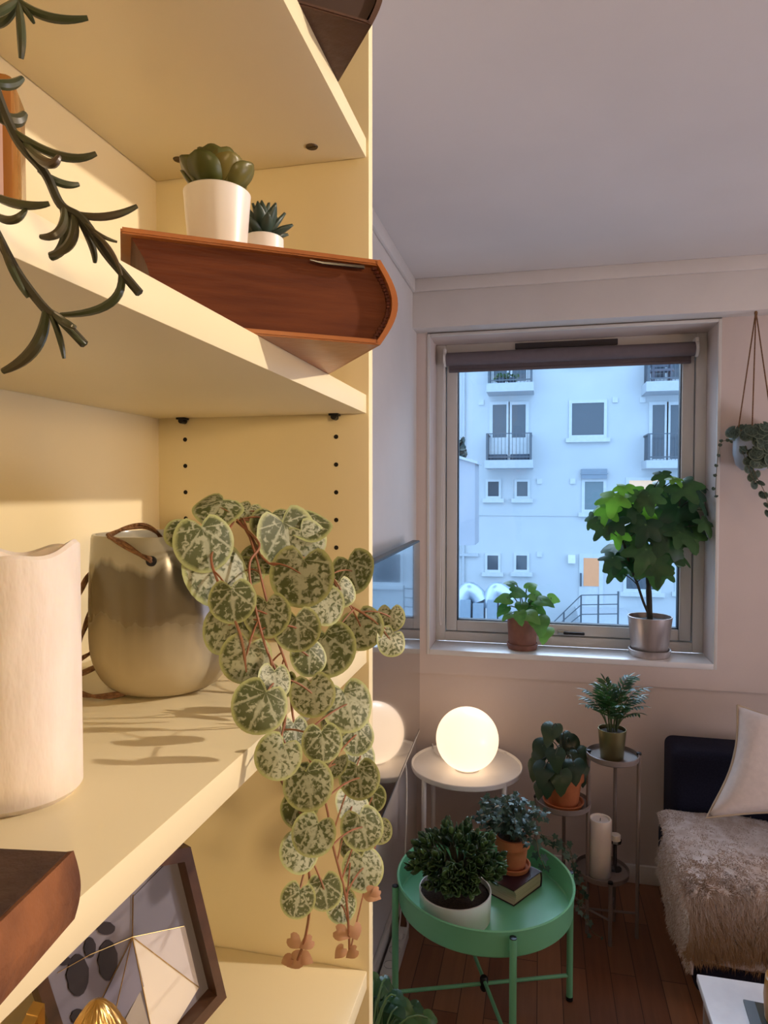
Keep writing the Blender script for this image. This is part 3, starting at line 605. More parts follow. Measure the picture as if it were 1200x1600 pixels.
def rope(name, pts, r, parent, turns=70):
    mb = MB(); q = spline(pts, 10)
    for ph in (0, PI):                                  # two twisted strands
        out = []; s = 0; a = None
        for i, p in enumerate(q):
            t = (q[min(i+1, len(q)-1)]-q[max(i-1, 0)]).normalized()
            if a is None: a = t.orthogonal().normalized()
            a = (a - t*a.dot(t)).normalized(); b = t.cross(a)
            if i: s += (q[i]-q[i-1]).length
            th = s/(r*4.2) + ph; out.append(p + (a*math.cos(th)+b*math.sin(th))*r*0.5)
        mb.tube(out, r*0.62, 6)
    return mb.build(name, M_twine, parent)
def potp(ang, z, r=PR): return pc + V(r*math.cos(ang), r*math.sin(ang), z)
a1 = math.atan2(-0.9, 0.28)                             # front hole faces the viewer
hp = P(236, 876, D=0.578); hp2 = P(240, 838, D=0.60)
rope('rope_handle', [P(237, 877, D=0.585), P(234, 874, D=0.574), P(218, 866, D=0.572), P(195, 852, D=0.575), P(172, 839, D=0.582), P(172, 836, D=0.594), P(195, 826, D=0.60), P(225, 822, D=0.606), P(246, 833, D=0.61), P(254, 848, D=0.615), P(258, 868, D=0.62)], 0.0026, vp)
mb = MB(); p = P(236, 877, D=0.577); mb.lathe([(0, 0.001), (0.0042, 0.001), (0.0046, -0.001)], p, 16, M=(V(0.28, -0.9, 0.05).to_track_quat('Z', 'Y').to_matrix())); mb.build('rope_hole', M_dark, vp)
rope('rope_handle', [P(150, 885, D=0.66), P(135, 905, D=0.665), P(120, 935, D=0.66), P(104, 955, D=0.66), P(118, 1010, D=0.655), P(140, 960, D=0.67), P(148, 930, D=0.68)], 0.0026, vp)
rope('rope_handle', [P(150, 1015, D=0.655), P(125, 1030, D=0.655), P(95, 1045, D=0.65), P(100, 1060, D=0.645), P(128, 1052, D=0.645), P(150, 1042, D=0.65)], 0.0026, vp)
zr = S3+0.0035
rope('rope_handle', [P(95, 1070, Z=zr), P(120, 1082, Z=zr), P(150, 1088, Z=zr), P(185, 1085, Z=zr), P(215, 1078, Z=zr)], 0.0026, vp)
# leaves: picture point (in the enlarged crop), radius, distance or shelf-edge plane, tip angle
LV = []
random.seed(21)
def lv(zx, zy, r, D=None, X=None, tip=None, tilt=0.35, sq=None, top=False):
    LV.append((zx/1.875, (560 if top else 1000) + zy/1.875, r/1.875, D, X, tip, tilt, sq))
for a in ((635, 450, 66, .60, .25, 70), (725, 455, 36, .62, .3, 60), (545, 520, 60, .565, .5, 62), (605, 555, 80, .55, -.2, 20), (632, 645, 92, .56, .1, 45), (682, 722, 62, .53, -.1, 5),
          (660, 800, 78, .55, .4, 40), (716, 892, 68, .53, .3, 8), (785, 765, 62, .54, -.1, 25), (850, 545, 90, .60, -.3, 40), (800, 490, 60, .61, 0, 62), (905, 500, 66, .62, -.3, 66), (905, 545, 60, .605, -.6, 30),
          (882, 655, 85, .58, .1, 15), (958, 735, 55, .62, -.3, 30), (872, 806, 62, .55, -.1, 5), (960, 865, 78, .62, -.2, 25), (1038, 637, 66, .68, -.5, 35), (1062, 800, 60, .66, -.4, 20), (1145, 768, 38, .67, 0, 10), (1140, 836, 42, .66, .6, 35),
          (700, 640, 60, .585, .6, 60), (760, 600, 55, .60, .2, 65), (1000, 690, 45, .65, 0, 40), (815, 960, 45, .575, .2, 40), (760, 960, 60, .56, .1, 45)):
    lv(a[0], a[1], a[2], D=a[3], tip=a[4], tilt=a[5], top=True)
for a in ((755, 205, 74, -.19, .5, 10), (918, 172, 60, -.175, -.2, 10), (1020, 205, 72, -.165, -.1, 35), (1042, 290, 52, -.17, .2, 30), (945, 310, 54, -.16, 0, 8), (810, 350, 62, -.18, .5, 10), (862, 280, 45, -.19, .2, 50),
          (905, 437, 66, -.165, -.2, 10), (870, 500, 55, -.18, .4, 40), (1055, 417, 54, -.155, -.2, 12), (1093, 470, 38, -.165, -.4, 35), (1030, 500, 54, -.175, .2, 45), (915, 580, 58, -.16, .3, 10), (875, 630, 54, -.175, .4, 45),
          (1065, 562, 57, -.15, -.2, 10), (1115, 565, 34, -.165, -.5, 40), (1030, 605, 40, -.175, .1, 50), (1065, 682, 56, -.155, 0, 25), (870, 770, 46, -.17, .3, 15), (952, 745, 48, -.16, -.1, 15), (1000, 787, 44, -.17, .1, 35),
          (980, 372, 38, -.175, .1, 50), (985, 240, 50, -.185, .2, 50), (860, 400, 45, -.185, .3, 40), (1060, 350, 45, -.175, -.2, 45), (800, 130, 50, -.195, .3, 40), (905, 60, 50, -.19, .1, 20)):
    lv(a[0], a[1], a[2], X=a[3], tip=a[4], tilt=a[5])
mbl = MB(); mbs = MB(); cents = []
crown = pc + V(0.02, -0.01, PH+0.004)
lamp_dir = V(0.95, 0.15, 0.4).normalized()
for (u, v, rp, D, X, tipa, tilt, sq) in LV:
    p = P(u, v, D=D) if D else P(u, v, X=X)
    dist = (p-EYEP).dot(_fw); R = rp*dist/F*1.14
    view = (EYEP-p).normalized(); t = math.radians(tilt)
    side = _rt*random.choice((1, 1, -0.6)) + V(0, 0, 0.5)
    n = view*math.cos(t*0.8) + (V(0, 0, 1) if tilt > 55 else side.normalized())*math.sin(t*0.8); n = (n + jit(0.12)).normalized()
    tip = (-_up + _rt*(-tipa) ).normalized()
    c = p - tip*R*0.22
    mbl.polar(c, tip, n, R*1.0, heartr, cup=random.uniform(-0.05, 0.18), seg=30, rings=5, wave=random.uniform(0.02, 0.09), droop=0.1)
    cents.append((u, v, c - n*0.0008))
mbl.build('variegated_leaves', variegated('variegated_leaf', (0.42, 0.44, 0.29), (0.085, 0.105, 0.03), (0.44, 0.48, 0.20)), vp, sharp=180)
strands = [[(370, 815, .60), (405, 850, .57), (390, 880, .55), (395, 930, .54), (415, 1010, .535), (440, 1070, .53), (445, 1130, .535), (430, 1190, .525), (450, 1240, .525), (470, 1290, .525), (480, 1340, .53), (485, 1400, .53), (478, 1460, .53), (465, 1500, .53)],
           [(380, 810, .60), (400, 870, .57), (412, 920, .56), (430, 990, .56), (450, 1050, .56), (460, 1130, .56), (490, 1200, .56), (510, 1260, .56), (520, 1320, .565), (540, 1400, .57), (545, 1460, .575), (546, 1490, .58)],
           [(375, 812, .60), (420, 880, .58), (470, 870, .60), (515, 900, .64), (540, 940, .66), (570, 960, .66), (605, 985, .665)],
           [(365, 815, .60), (350, 840, .57), (330, 870, .55), (345, 920, .54), (375, 990, .53), (385, 1050, .53)],
           [(380, 812, .61), (430, 815, .62), (480, 820, .62)]]
SP = []
for st_ in strands:
    q = spline([P(u, v, D=d) for u, v, d in st_], 6); SP += q; mbs.tube(q, 0.0011, 6)
for u, v, c in cents:
    k = min(SP, key=lambda s: (s-c).length)
    up_ = min(SP, key=lambda s: abs((s-c).length-0.03) + (0 if s.z > c.z else 0.05))
    tgt = up_ if (up_-c).length < 0.06 else k
    mbs.tube(bez(tgt, (tgt+c)/2 + V(0, 0, 0.006), c, 6), 0.0008, 5)
mbs.build('stems', mat('pinkish_stem', (0.30, 0.11, 0.05), 0.55, col2=(0.22, 0.10, 0.04), scale=60), vp)
mbp = MB()
for zx, zy, s in ((858, 880, 26), (905, 885, 24), (870, 935, 30), (890, 930, 24), (845, 938, 22), (995, 855, 30), (1040, 850, 30), (1000, 910, 24), (1035, 912, 24), (1085, 742, 30), (1105, 738, 20)):
    p = P(zx/1.875, 1000+zy/1.875, D=0.53 if zx < 930 else 0.575); R = s/1.875*0.55/F
    mbp.polar(p, _rt*random.uniform(-1, 1) - _up*0.4, (EYEP-p).normalized()+jit(0.4), R, heartpt, cup=0.3, seg=14, rings=2)
mbp.build('young_or_lit_leaves', leafmat('pink_young_leaf', (0.42, 0.22, 0.13), (0.48, 0.27, 0.17), 0.5, 0.2), vp, sharp=180)
# ------------------------------------------------------------------ slender-leaved plant hanging from the topmost shelf, close to the viewer
hc = V(-0.285, 0.10, S1)
hp_ = empty('hanging_succulent', hc, 'dark slender leaved hanging plant trailing down at the upper left', 'potted plant')
mb = MB(); mb.lathe(pot_prof(0.045, 0.058, 0.09), hc, 40); mb.build('pot', M_spot, hp_); soil(hc, 0.053, S1+0.08, hp_)
mbs = MB(); mbl = MB()
HD = 0.24
def hstem(pts, r=0.0016):
    q = spline([P(*a[:2], D=a[2] if len(a) > 2 else HD) if len(a) < 4 else V(*a[:3]) for a in pts], 6); mbs.tube(q, r, 6); return q
hstem([(-0.262, 0.115, 2.02, 0), (-0.19, 0.16, 2.0, 0), (-40, -150), (-30, 20), (-12, 120), (25, 215), (70, 270), (95, 320), (128, 342), (165, 395), (190, 425), (218, 458)])
hstem([(-0.262, 0.11, 2.02, 0), (-0.19, 0.14, 2.0, 0), (-80, -100), (-60, 200), (-20, 330), (0, 375), (30, 430), (70, 482), (95, 500), (132, 538)])
hstem([(-0.262, 0.12, 2.02, 0), (-0.185, 0.17, 2.0, 0), (10, -160), (25, -60), (28, 5)])
# (x0,y0) -> control -> tip, width in pixels
for x0, y0, x1, y1, x2, y2, w in (
        (28, 0, 70, 40, 137, 28, 13), (28, 2, 36, 50, 33, 92, 12), (28, 0, 10, 45, -25, 40, 13), (30, 5, 45, 20, 53, 36, 8), (26, 0, 5, 20, -20, 25, 12),
        (-20, 125, 15, 142, 35, 122, 15), (-20, 165, 25, 205, 38, 178, 20), (22, 205, 100, 265, 150, 240, 13), (40, 225, 80, 275, 92, 245, 14), (60, 265, 95, 295, 123, 288, 12),
        (-20, 300, 30, 330, 77, 318, 13), (-15, 330, 20, 360, 40, 328, 12), (98, 322, 120, 380, 80, 403, 18), (100, 325, 105, 375, 64, 370, 13), (112, 332, 165, 350, 214, 322, 12),
        (115, 335, 125, 390, 78, 398, 14), (128, 342, 150, 370, 183, 378, 6), (122, 342, 150, 385, 148, 410, 11), (140, 360, 175, 380, 190, 430, 7),
        (188, 420, 205, 490, 95, 492, 13), (0, 368, 15, 425, 44, 465, 10), (72, 484, 70, 555, 5, 580, 17), (76, 486, 95, 520, 100, 560, 9), (80, 487, 110, 520, 133, 538, 9), (84, 490, 100, 505, 118, 512, 11), (190, 425, 205, 440, 219, 458, 6)):
    d = HD + random.uniform(-0.012, 0.012)
    q = bez(P(x0, y0, D=HD), P(x1, y1, D=d-0.004), P(x2, y2, D=d), 12); rr = w/2*HD/F
    mbl.tube(q, [rr*(0.35 + 0.75*math.sin(PI*(0.08+0.86*i/12))**0.7) for i in range(13)], 8)
mbs.build('stems', mat('dark_olive_stem', (0.045, 0.04, 0.018), 0.5), hp_)
mbl.build('slender_leaves', mat('dark_olive_leaf', (0.050, 0.062, 0.024), 0.35, col2=(0.10, 0.035, 0.02), scale=16, lo=0.5, hi=0.75, coat=0.1), hp_)
# ------------------------------------------------------------------ hexagonal framed picture on the lower shelf
Q0, Q1 = V(-0.439, 0.494, 0), V(-0.347, 0.679, 0); dirp = (Q1-Q0).normalized(); npl = V(dirp.y, -dirp.x, 0)
def PL(u, v, off=0.0):
    d = _fw*F + _rt*(u-600) + _up*(800-v); o = Q0 + npl*off; k = (o-EYEP).dot(npl)/d.dot(npl); return EYEP + d*k
V1 = PL(335, 1544); T = PL(283, 1330)
R1 = (T-V1).normalized(); L1 = 0.155
hexa = [V1, V1 + R1*0.19]
b = PL(250, 1640); kz = (V1.z-(S4+0.001))/(V1.z-b.z); B1 = V1 + (b-V1)*kz
Lo = PL(54, 1564); Lo2 = PL(66, 1600); B2 = Lo + (Lo2-Lo)*((Lo.z-(S4+0.001))/(Lo.z-Lo2.z))
TL = Lo + (Lo-Lo2).normalized()*0.06
hexa = [V1, V1+R1*0.19, (V1+R1*0.19+TL)/2 + V(0, 0, 0.035), TL, B2, B1]
pic = empty('hexagon_picture', (V1+TL)/2*0.5 + (B1+B2)*0.25, 'dark wood hexagonal picture of pale triangles standing on the lower shelf', 'picture')
cen = sum(hexa, V(0, 0, 0))/6
mb = MB(); inn = [cen + (p-cen)*0.88 for p in hexa]
for i in range(6):
    j = (i+1) % 6; mb.prism([hexa[i], hexa[j], inn[j], inn[i]], npl, 0.022)
mb.build('picture_frame', mat('dark_stained_wood', (0.055, 0.025, 0.012), 0.4, col2=(0.09, 0.04, 0.02), scale=30), pic)
mb = MB(); mb.prism([cen + (p-cen)*0.9 for p in hexa], npl, 0.006); mb.build('backing', mat('lavender_grey_card', (0.20, 0.185, 0.22), 0.7), pic)
K = 0.0062
def facet(name, pts, col, k=0.0012):
    mb = MB(); mb.prism([PL(u, v, K) for u, v in pts], npl, k); return mb.build(name, mat(name+'_'+str(len(MATS)), col, 0.6), pic)
facet('facet', [(207, 1464), (288, 1447), (310, 1542)], (0.62, 0.58, 0.58))
facet('facet', [(207, 1464), (310, 1542), (275, 1600), (240, 1625)], (0.80, 0.73, 0.62))
facet('facet', [(207, 1464), (208, 1400), (262, 1345), (288, 1447)], (0.17, 0.165, 0.21))
facet('facet', [(207, 1464), (224, 1540), (196, 1585), (170, 1600), (150, 1580)], (0.20, 0.19, 0.25))
facet('facet', [(218, 1548), (238, 1625), (180, 1625), (196, 1590)], (0.36, 0.32, 0.28))
M_gold = mat('gold_metal', (0.75, 0.50, 0.18), 0.28, 1.0, scale=30)
mb = MB()
for a_, b_ in (((207, 1464), (208, 1398)), ((207, 1464), (288, 1447)), ((207, 1464), (311, 1543)), ((207, 1464), (240, 1625)), ((207, 1464), (148, 1582)), ((207, 1464), (180, 1582)), ((207, 1464), (140, 1492)), ((140, 1492), (90, 1520))):
    mb.tube([PL(*a_, K+0.0016), PL(*b_, K+0.0016)], 0.0004, 6)
mb.build('gold_lines', M_gold, pic)
mb = MB()
for u, v, w, h in ((121, 1523, 17, 33), (168, 1500, 15, 32), (167, 1570, 12, 14), (165, 1450, 14, 10), (122, 1588, 12, 12), (140, 1480, 9, 16), (98, 1500, 12, 8)):
    mb.prism([PL(u + w*math.cos(2*PI*i/18)*(1+0.08*math.sin(3*i)), v + h*math.sin(2*PI*i/18), K) for i in range(18)], npl, 0.0011)
mb.build('dark_spots', mat('dark_spot_ink', (0.018, 0.012, 0.016), 0.6), pic)
# golden pineapple ornament in front of it
gp = P(152, 1640, D=0.50); gz = S4
r = empty('gold_ornament', (gp.x, gp.y, gz), 'shiny gold dimpled dome ornament at the bottom edge before the hexagonal picture', 'ornament')
mb = MB(); top = 1.146; Rg = 0.034
def gb(i, j):
    th = 2*PI*i; f = j; z = gz + 0.012 + (top-gz-0.012)*f; rad = Rg*(math.sin(PI*(0.12+0.88*f))**0.55) if f < 1 else 0
    bm_ = 1 + 0.10*abs(math.sin(8*th + 22*f)*math.sin(8*th - 22*f))
    return V(gp.x + rad*bm_*math.cos(th), gp.y + rad*bm_*math.sin(th), z)
mb.grid(gb, 144, 96); mb.build('body', M_gold, r)
mb = MB(); mb.lathe([(0, 0), (0.024, 0), (0.024, 0.01), (0.012, 0.018), (0, 0.018)], (gp.x, gp.y, gz), 32); mb.build('foot', M_gold, r)
g1 = [P(0, 1600, D=0.47), P(52, 1564, D=0.50), P(60, 1640, D=0.50), P(10, 1660, D=0.47)]
r = empty('photo_frame', V(g1[1].x, g1[1].y, S4), 'thin gold trimmed frame corner at the bottom left below the middle shelf', 'frame')
dg = (g1[1]-g1[0]); dg.z = 0; dg.normalize(); ng = V(dg.y, -dg.x, 0); p0 = V(g1[1].x, g1[1].y, 0)
mb = MB(); zt = g1[1].z
mb.prism([p0+V(0, 0, S4), p0 + V(0, 0, zt), p0 - dg*0.007 + V(0, 0, zt-0.004), p0 - dg*0.007 + V(0, 0, S4)], ng, 0.01); mb.prism([p0 + V(0, 0, zt), p0 - dg*0.007 + V(0, 0, zt-0.006), p0 - dg*0.06 + V(0, 0, zt-0.05), p0 - dg*0.06 + V(0, 0, zt-0.042)], ng, 0.01)
mb.build('gold_edge', M_gold, r)
mb = MB(); mb.prism([p0 - dg*0.006 + V(0, 0, S4), p0 - dg*0.006 + V(0, 0, zt-0.007), p0 - dg*0.06 + V(0, 0, zt-0.05), p0 - dg*0.06 + V(0, 0, S4)], ng, 0.004); mb.build('panel', mat('yellow_gold_panel', (0.62, 0.45, 0.18), 0.4, 0.3, scale=60), r)
# ================================================================== TELEVISION
tv = empty('television', (-0.45, 1.9, 1.0), 'flat black television on the left wall beyond the bookcase, mirroring the window', 'television')
ty = math.radians(1.6)
far = V(-0.430, 2.459, 0); dt = V(math.sin(ty), -math.cos(ty), 0); nt_ = V(math.cos(ty), math.sin(ty), 0); z0, z1 = 0.632, 1.338; TL_ = 1.2
def tvp(a, z, o): q = far + dt*a + nt_*o; return V(q.x, q.y, z)
mb = MB(); mb.prism([tvp(0, z0, -0.03), tvp(TL_, z0, -0.03), tvp(TL_, z1, -0.03), tvp(0, z1, -0.03)], nt_, 0.028, 0.002); mb.build('case', mat('tv_case', (0.02, 0.02, 0.022), 0.45), tv)
mb = MB(); mb.prism([tvp(0.006, z0+0.012, -0.0022), tvp(TL_-0.006, z0+0.012, -0.0022), tvp(TL_-0.006, z1-0.005, -0.0022), tvp(0.006, z1-0.005, -0.0022)], nt_, 0.0012)
mb.build('screen', mat('tv_screen', (0.004, 0.004, 0.005), 0.015, spec=0.9, ior=2.6, coat=1.0), tv)
mb = MB(); mb.prism([tvp(0.0, z0-0.006, -0.026), tvp(TL_, z0-0.006, -0.026), tvp(TL_, z0+0.001, -0.026), tvp(0.0, z0+0.001, -0.026)], nt_, 0.024); mb.build('lower_trim', mat('tv_silver_trim', (0.55, 0.53, 0.52), 0.35, 0.6), tv)
mb = MB(); a = tvp(0.5, 0.85, -0.03); mb.box((WX, a.y-0.15, 0.85), (a.x+0.004, a.y+0.15, 1.15)); mb.build('wall_bracket', M_dark, tv)
# ================================================================== WHITE TABLE AND GLOBE LAMP
tc_ = V(-0.262, 2.497, 0); TZ = 0.5
t = empty('side_table', tc_, 'small round white side table in the corner under the globe lamp', 'table')
mb = MB(); mb.lathe([(0, TZ-0.012), (0.198, TZ-0.012), (0.203, TZ-0.010), (0.205, TZ-0.004), (0.205, TZ+0.006), (0.203, TZ+0.008), (0.200, TZ+0.006), (0.198, TZ), (0, TZ)], tc_, 72); mb.build('tray_top', M_white, t)
for k in range(4):
    a = math.radians(-56 + 90*k + 13); p = tc_ + V(0.198*math.cos(a), 0.198*math.sin(a), 0)
    mb = MB(); mb.tube([p + V(0, 0, 0), p + V(0, 0, TZ+0.004)], 0.0085, 12); mb.build('leg', M_white, t)
mb = MB()
for k in range(2):
    a = math.radians(-43 + 90*k); q = V(0.198*math.cos(a), 0.198*math.sin(a), 0); mb.tube([tc_-q+V(0, 0, 0.12+0.012*k), tc_+q+V(0, 0, 0.12+0.012*k)], 0.005, 8)
mb.build('cross_brace', M_white, t)
gl = V(-0.256, 2.465, TZ)
g = empty('globe_lamp', gl, 'glowing white globe lamp on the white side table', 'lamp')
GR = 0.114
mb = MB(); mb.lathe([(0.045, 0.006)] + [(GR*math.sin(a), GR-0.003-GR*math.cos(a)) for a in [math.radians(27+153*i/36) for i in range(37)]], gl, 64)
def globemat():
    m = bpy.data.materials.new('opal_glass_glow'); m.use_nodes = True; nt = m.node_tree; N = nt.nodes; L = nt.links; b = N['Principled BSDF']
    b.inputs['Base Color'].default_value = (0.85, 0.80, 0.70, 1); b.inputs['Roughness'].default_value = 0.25
    b.inputs['Emission Color'].default_value = (1.0, 0.71, 0.47, 1); b.inputs['Emission Strength'].default_value = 1.35
    return m
mb.build('globe', globemat(), g)
mb = MB(); mb.lathe([(0, 0), (0.044, 0), (0.045, 0.002), (0.045, 0.009), (0, 0.010)], gl, 40); mb.build('base', M_white, g)
mb = MB(); mb.tube(spline([gl+V(-0.05, 0.02, 0.006), gl+V(-0.13, 0.1, 0.006), gl+V(-0.16, 0.2, 0.004), gl+V(-0.165, 0.22, -0.06), gl+V(-0.165, 0.225, -0.3), gl+V(-0.17, 0.22, -0.494)], 5), 0.0025, 6); mb.build('power_cord', M_white, g)
# ================================================================== GREEN TRAY TABLE
M_mint = mat('mint_lacquer', (0.18, 0.55, 0.31), 0.33, col2=(0.175, 0.53, 0.30), scale=5)
gt = V(-0.152, 1.962, 0); GZ_ = 0.40; RR = 0.25
t = empty('tray_table', gt, 'round mint green metal tray table with plants on it', 'table')
FZ = 0.326
mb = MB(); mb.lathe([(0, FZ-0.003), (RR-0.006, FZ-0.003), (RR, FZ+0.003), (RR+0.004, GZ_-0.008), (RR+0.006, GZ_-0.003), (RR+0.003, GZ_), (RR-0.001, GZ_-0.003), (RR-0.001, GZ_-0.008), (RR-0.005, FZ+0.004), (RR-0.009, FZ), (0, FZ)], gt, 96); mb.build('tray', M_mint, t)
mids = []
for k in range(4):
    a = math.radians(20.5 + 90*k); d = V(math.cos(a), math.sin(a), 0); p = gt + d*(RR+0.013)
    mb = MB(); mb.tube([p, p+V(0, 0, GZ_-0.014)], 0.0095, 14); lg = mb.build('leg', M_mint, t)
    mb = MB(); b0 = p+V(0, 0, GZ_-0.03)
    mb.lathe([(0.0095, 0), (0.009, 0.003), (0, 0.004)], p+V(0, 0, GZ_-0.015), 14); mb.build('bolt', M_dark, lg)
    mb = MB(); mb.lathe([(0, 0), (0.0105, 0), (0.0105, 0.012)], p, 14); mb.build('foot', M_dark, lg)
for k in range(2):
    a = math.radians(20.5 + 90*k); d = V(math.cos(a), math.sin(a), 0)*(RR+0.008); zz = 0.075 + 0.011*k
    mb = MB(); mb.tube([gt-d+V(0, 0, zz), gt+d+V(0, 0, zz)], 0.0055, 10); mb.build('stretcher', M_mint, t)
mb = MB(); mb.lathe([(0, 0.055), (0.008, 0.055), (0.012, 0.062), (0.012, 0.092), (0.008, 0.097), (0, 0.097)], gt, 16); mb.build('stretcher_knob', M_dark, t)
# ------------------------------------------------------------------ jade bush in a white bowl
jc = P(711, 1390, Z=0.40); jc.z = FZ
r = empty('jade_plant', jc, 'bushy dark green jade plant in a low white bowl on the green tray table', 'potted plant')
mb = MB(); mb.lathe(pot_prof(0.098, 0.101, 0.078, 0.004), jc, 64); mb.build('pot', mat('white_bowl', (0.80, 0.83, 0.80), 0.4), r); soil(jc, 0.0965, FZ+0.062, r)
M_jade = leafmat('jade_leaf', (0.020, 0.055, 0.016), (0.09, 0.17, 0.05), 0.32, 0.08, 20, spec=0.5)
mbl = MB(); mbs = MB(); cj = jc + V(0.012, 0, 0.118)
for k in range(95):
    a = random.uniform(0, 2*PI); el = math.acos(random.uniform(0.12, 1)); L = random.uniform(0.05, 0.092)
    d = V(math.sin(el)*math.cos(a)*1.08, math.sin(el)*math.sin(a)*1.08, math.cos(el)*1.05+0.12); b0 = cj + V(d.x, d.y, 0)*0.03; e = b0 + V(d.x, d.y, d.z*1.15)*L
    if k % 3 == 0: mbs.tube(bez(jc + V(d.x, d.y, 0)*0.02 + V(0, 0, 0.06), jc + V(d.x, d.y, 0)*0.025 + V(0, 0, 0.085), b0, 4), 0.005, 6)
    mbs.tube(bez(b0, b0 + V(d.x*0.3, d.y*0.3, max(d.z, 0.4))*L*0.7, e, 5), [0.004]*3+[0.003]*3, 6)
    dn = d.normalized(); o1 = dn.orthogonal().normalized(); o2 = dn.cross(o1)
    for q in range(10):
        th = q*2.4+k; s = 0.35 + 0.65*(q/9); out = (o1*math.cos(th)+o2*math.sin(th))
        bp = b0 + (e-b0)*(0.62+0.38*s); ld = (out*(1.1-0.75*s) + dn*(0.35+0.8*s)).normalized()
        mbl.blade(bp, ld, dn - ld*0.3, random.uniform(0.026, 0.040), random.uniform(0.014, 0.020), obov, bend=-0.25, fold=0.18, nt=5)
mbs.build('stems', mat('jade_stem', (0.07, 0.06, 0.03), 0.7), r); mbl.build('leaves', M_jade, r, sharp=180, solid=0.0012)
# ------------------------------------------------------------------ small book under the ivy
bc_ = P(800, 1395, Z=FZ+0.001)
M_cov = mat('dark_plum_cover', (0.035, 0.012, 0.022), 0.4, coat=0.2); M_pg = mat('cream_page_edges', (0.55, 0.47, 0.34), 0.8, col2=(0.42, 0.35, 0.24), scale=4, stretch=(1, 1, 160))
pA = P(803, 1417, Z=FZ); pB = P(846, 1385, Z=FZ); dB = (pB-pA); dB.z = 0; ang = math.atan2(dB.y, dB.x)
# pages show on the edge pA-pB; spine side runs back to the left
book('small_book', 'small dark plum book with cream pages under the ivy pot on the green table', V(pB.x, pB.y, FZ), ang, 0.125, (pB-pA).length, 0.046, M_cov, M_pg, 0.004, 0.003, 0.003)
eB = V(-dB.y, dB.x, 0).normalized()
ic = P(800, 1355, Z=FZ+0.046); ic.z = FZ+0.046
r = empty('ivy_plant', ic, 'trailing ivy in a terracotta pot and saucer standing on the small plum book', 'potted plant')
saucer(ic, 0.056, 0.016, M_terra, r)
mb = MB(); ic2 = ic + V(0, 0, 0.0065); mb.lathe(pot_prof(0.040, 0.050, 0.094, 0.005, 0.003, 0.028), ic2, 56); mb.build('pot', M_terra, r); soil(ic2, 0.044, ic2.z+0.085, r)
M_ivy = leafmat('blue_green_ivy_leaf', (0.028, 0.065, 0.05), (0.085, 0.15, 0.115), 0.4, 0.1, 30, vein=(0.14, 0.22, 0.15))
mbl = MB(); mbs = MB(); ci = ic2 + V(0, 0, 0.095)
for k in range(70):
    a = random.uniform(0, 2*PI); rad = random.uniform(0.02, 0.115); h = random.uniform(0.02, 0.115)*(1-rad*3.5)
    if random.random() < 0.55: a = random.gauss(math.radians(165), 0.8)
    e = ci + V(math.cos(a)*rad, math.sin(a)*rad, h + 0.005); q = bez(ci + V(math.cos(a)*0.02, math.sin(a)*0.02, -0.008), ci + V(math.cos(a)*rad*0.4, math.sin(a)*rad*0.4, h+0.03), e, 5); mbs.tube(q, 0.0013, 5)
    for p in q[2:]:
        for s in range(2):
            lp = p + jit(0.012); mbl.polar(lp, V(math.cos(a), math.sin(a), -0.5)+jit(0.8), V(0, -0.45, 1)+jit(0.6), random.uniform(0.011, 0.018), ivyl, cup=0.15, seg=16, rings=2)
def vine(pts, lr, dens=2, mb_l=None):
    q = spline(pts, 6); mbs.tube(q, 0.0013, 5)
    for i, p in enumerate(q):
        if i < 3 or i % dens: continue
        lp = p + jit(0.012); n_ = (EYEP-p).normalized() + jit(0.7)
        mbl.polar(lp, V(random.uniform(-.6, .6), random.uniform(-.5, .2), -1), n_, lr*random.uniform(0.75, 1.25), ivyl, cup=0.12, seg=16, rings=2)
vine([ci, P(838, 1302, D=2.02), P(858, 1318, D=2.05), P(880, 1328, D=2.08), P(893, 1345, D=2.1), P(905, 1375, D=2.12), P(912, 1400, D=2.12), P(905, 1418, D=2.11), P(916, 1440, D=2.1)], 0.018, 2)
vine([ci, P(835, 1310, D=2.0), P(842, 1335, D=1.98), P(852, 1358, D=1.98)], 0.020, 2)
vine([ci, P(850, 1305, D=2.1), P(885, 1320, D=2.15), P(895, 1345, D=2.14), P(902, 1385, D=2.13)], 0.017, 2)
q = spline([P(914, 1425, D=2.1), P(920, 1445, D=2.1), P(928, 1458, D=2.1), P(940, 1465, D=2.1)], 5); mbs.tube(q, 0.0012, 5)
mbl.polar(P(921, 1462, D=2.1), V(-1, 0, -1), V(0, -1, .4), 0.012, ivyl, seg=16, rings=2); mbl.polar(P(940, 1466, D=2.1), V(1, 0, -.3), V(0, -1, .4), 0.008, ivyl, seg=16, rings=2)
mbs.build('stems', mat('ivy_stem', (0.12, 0.10, 0.05), 0.7), r); mbl.build('leaves', M_ivy, r, sharp=180)
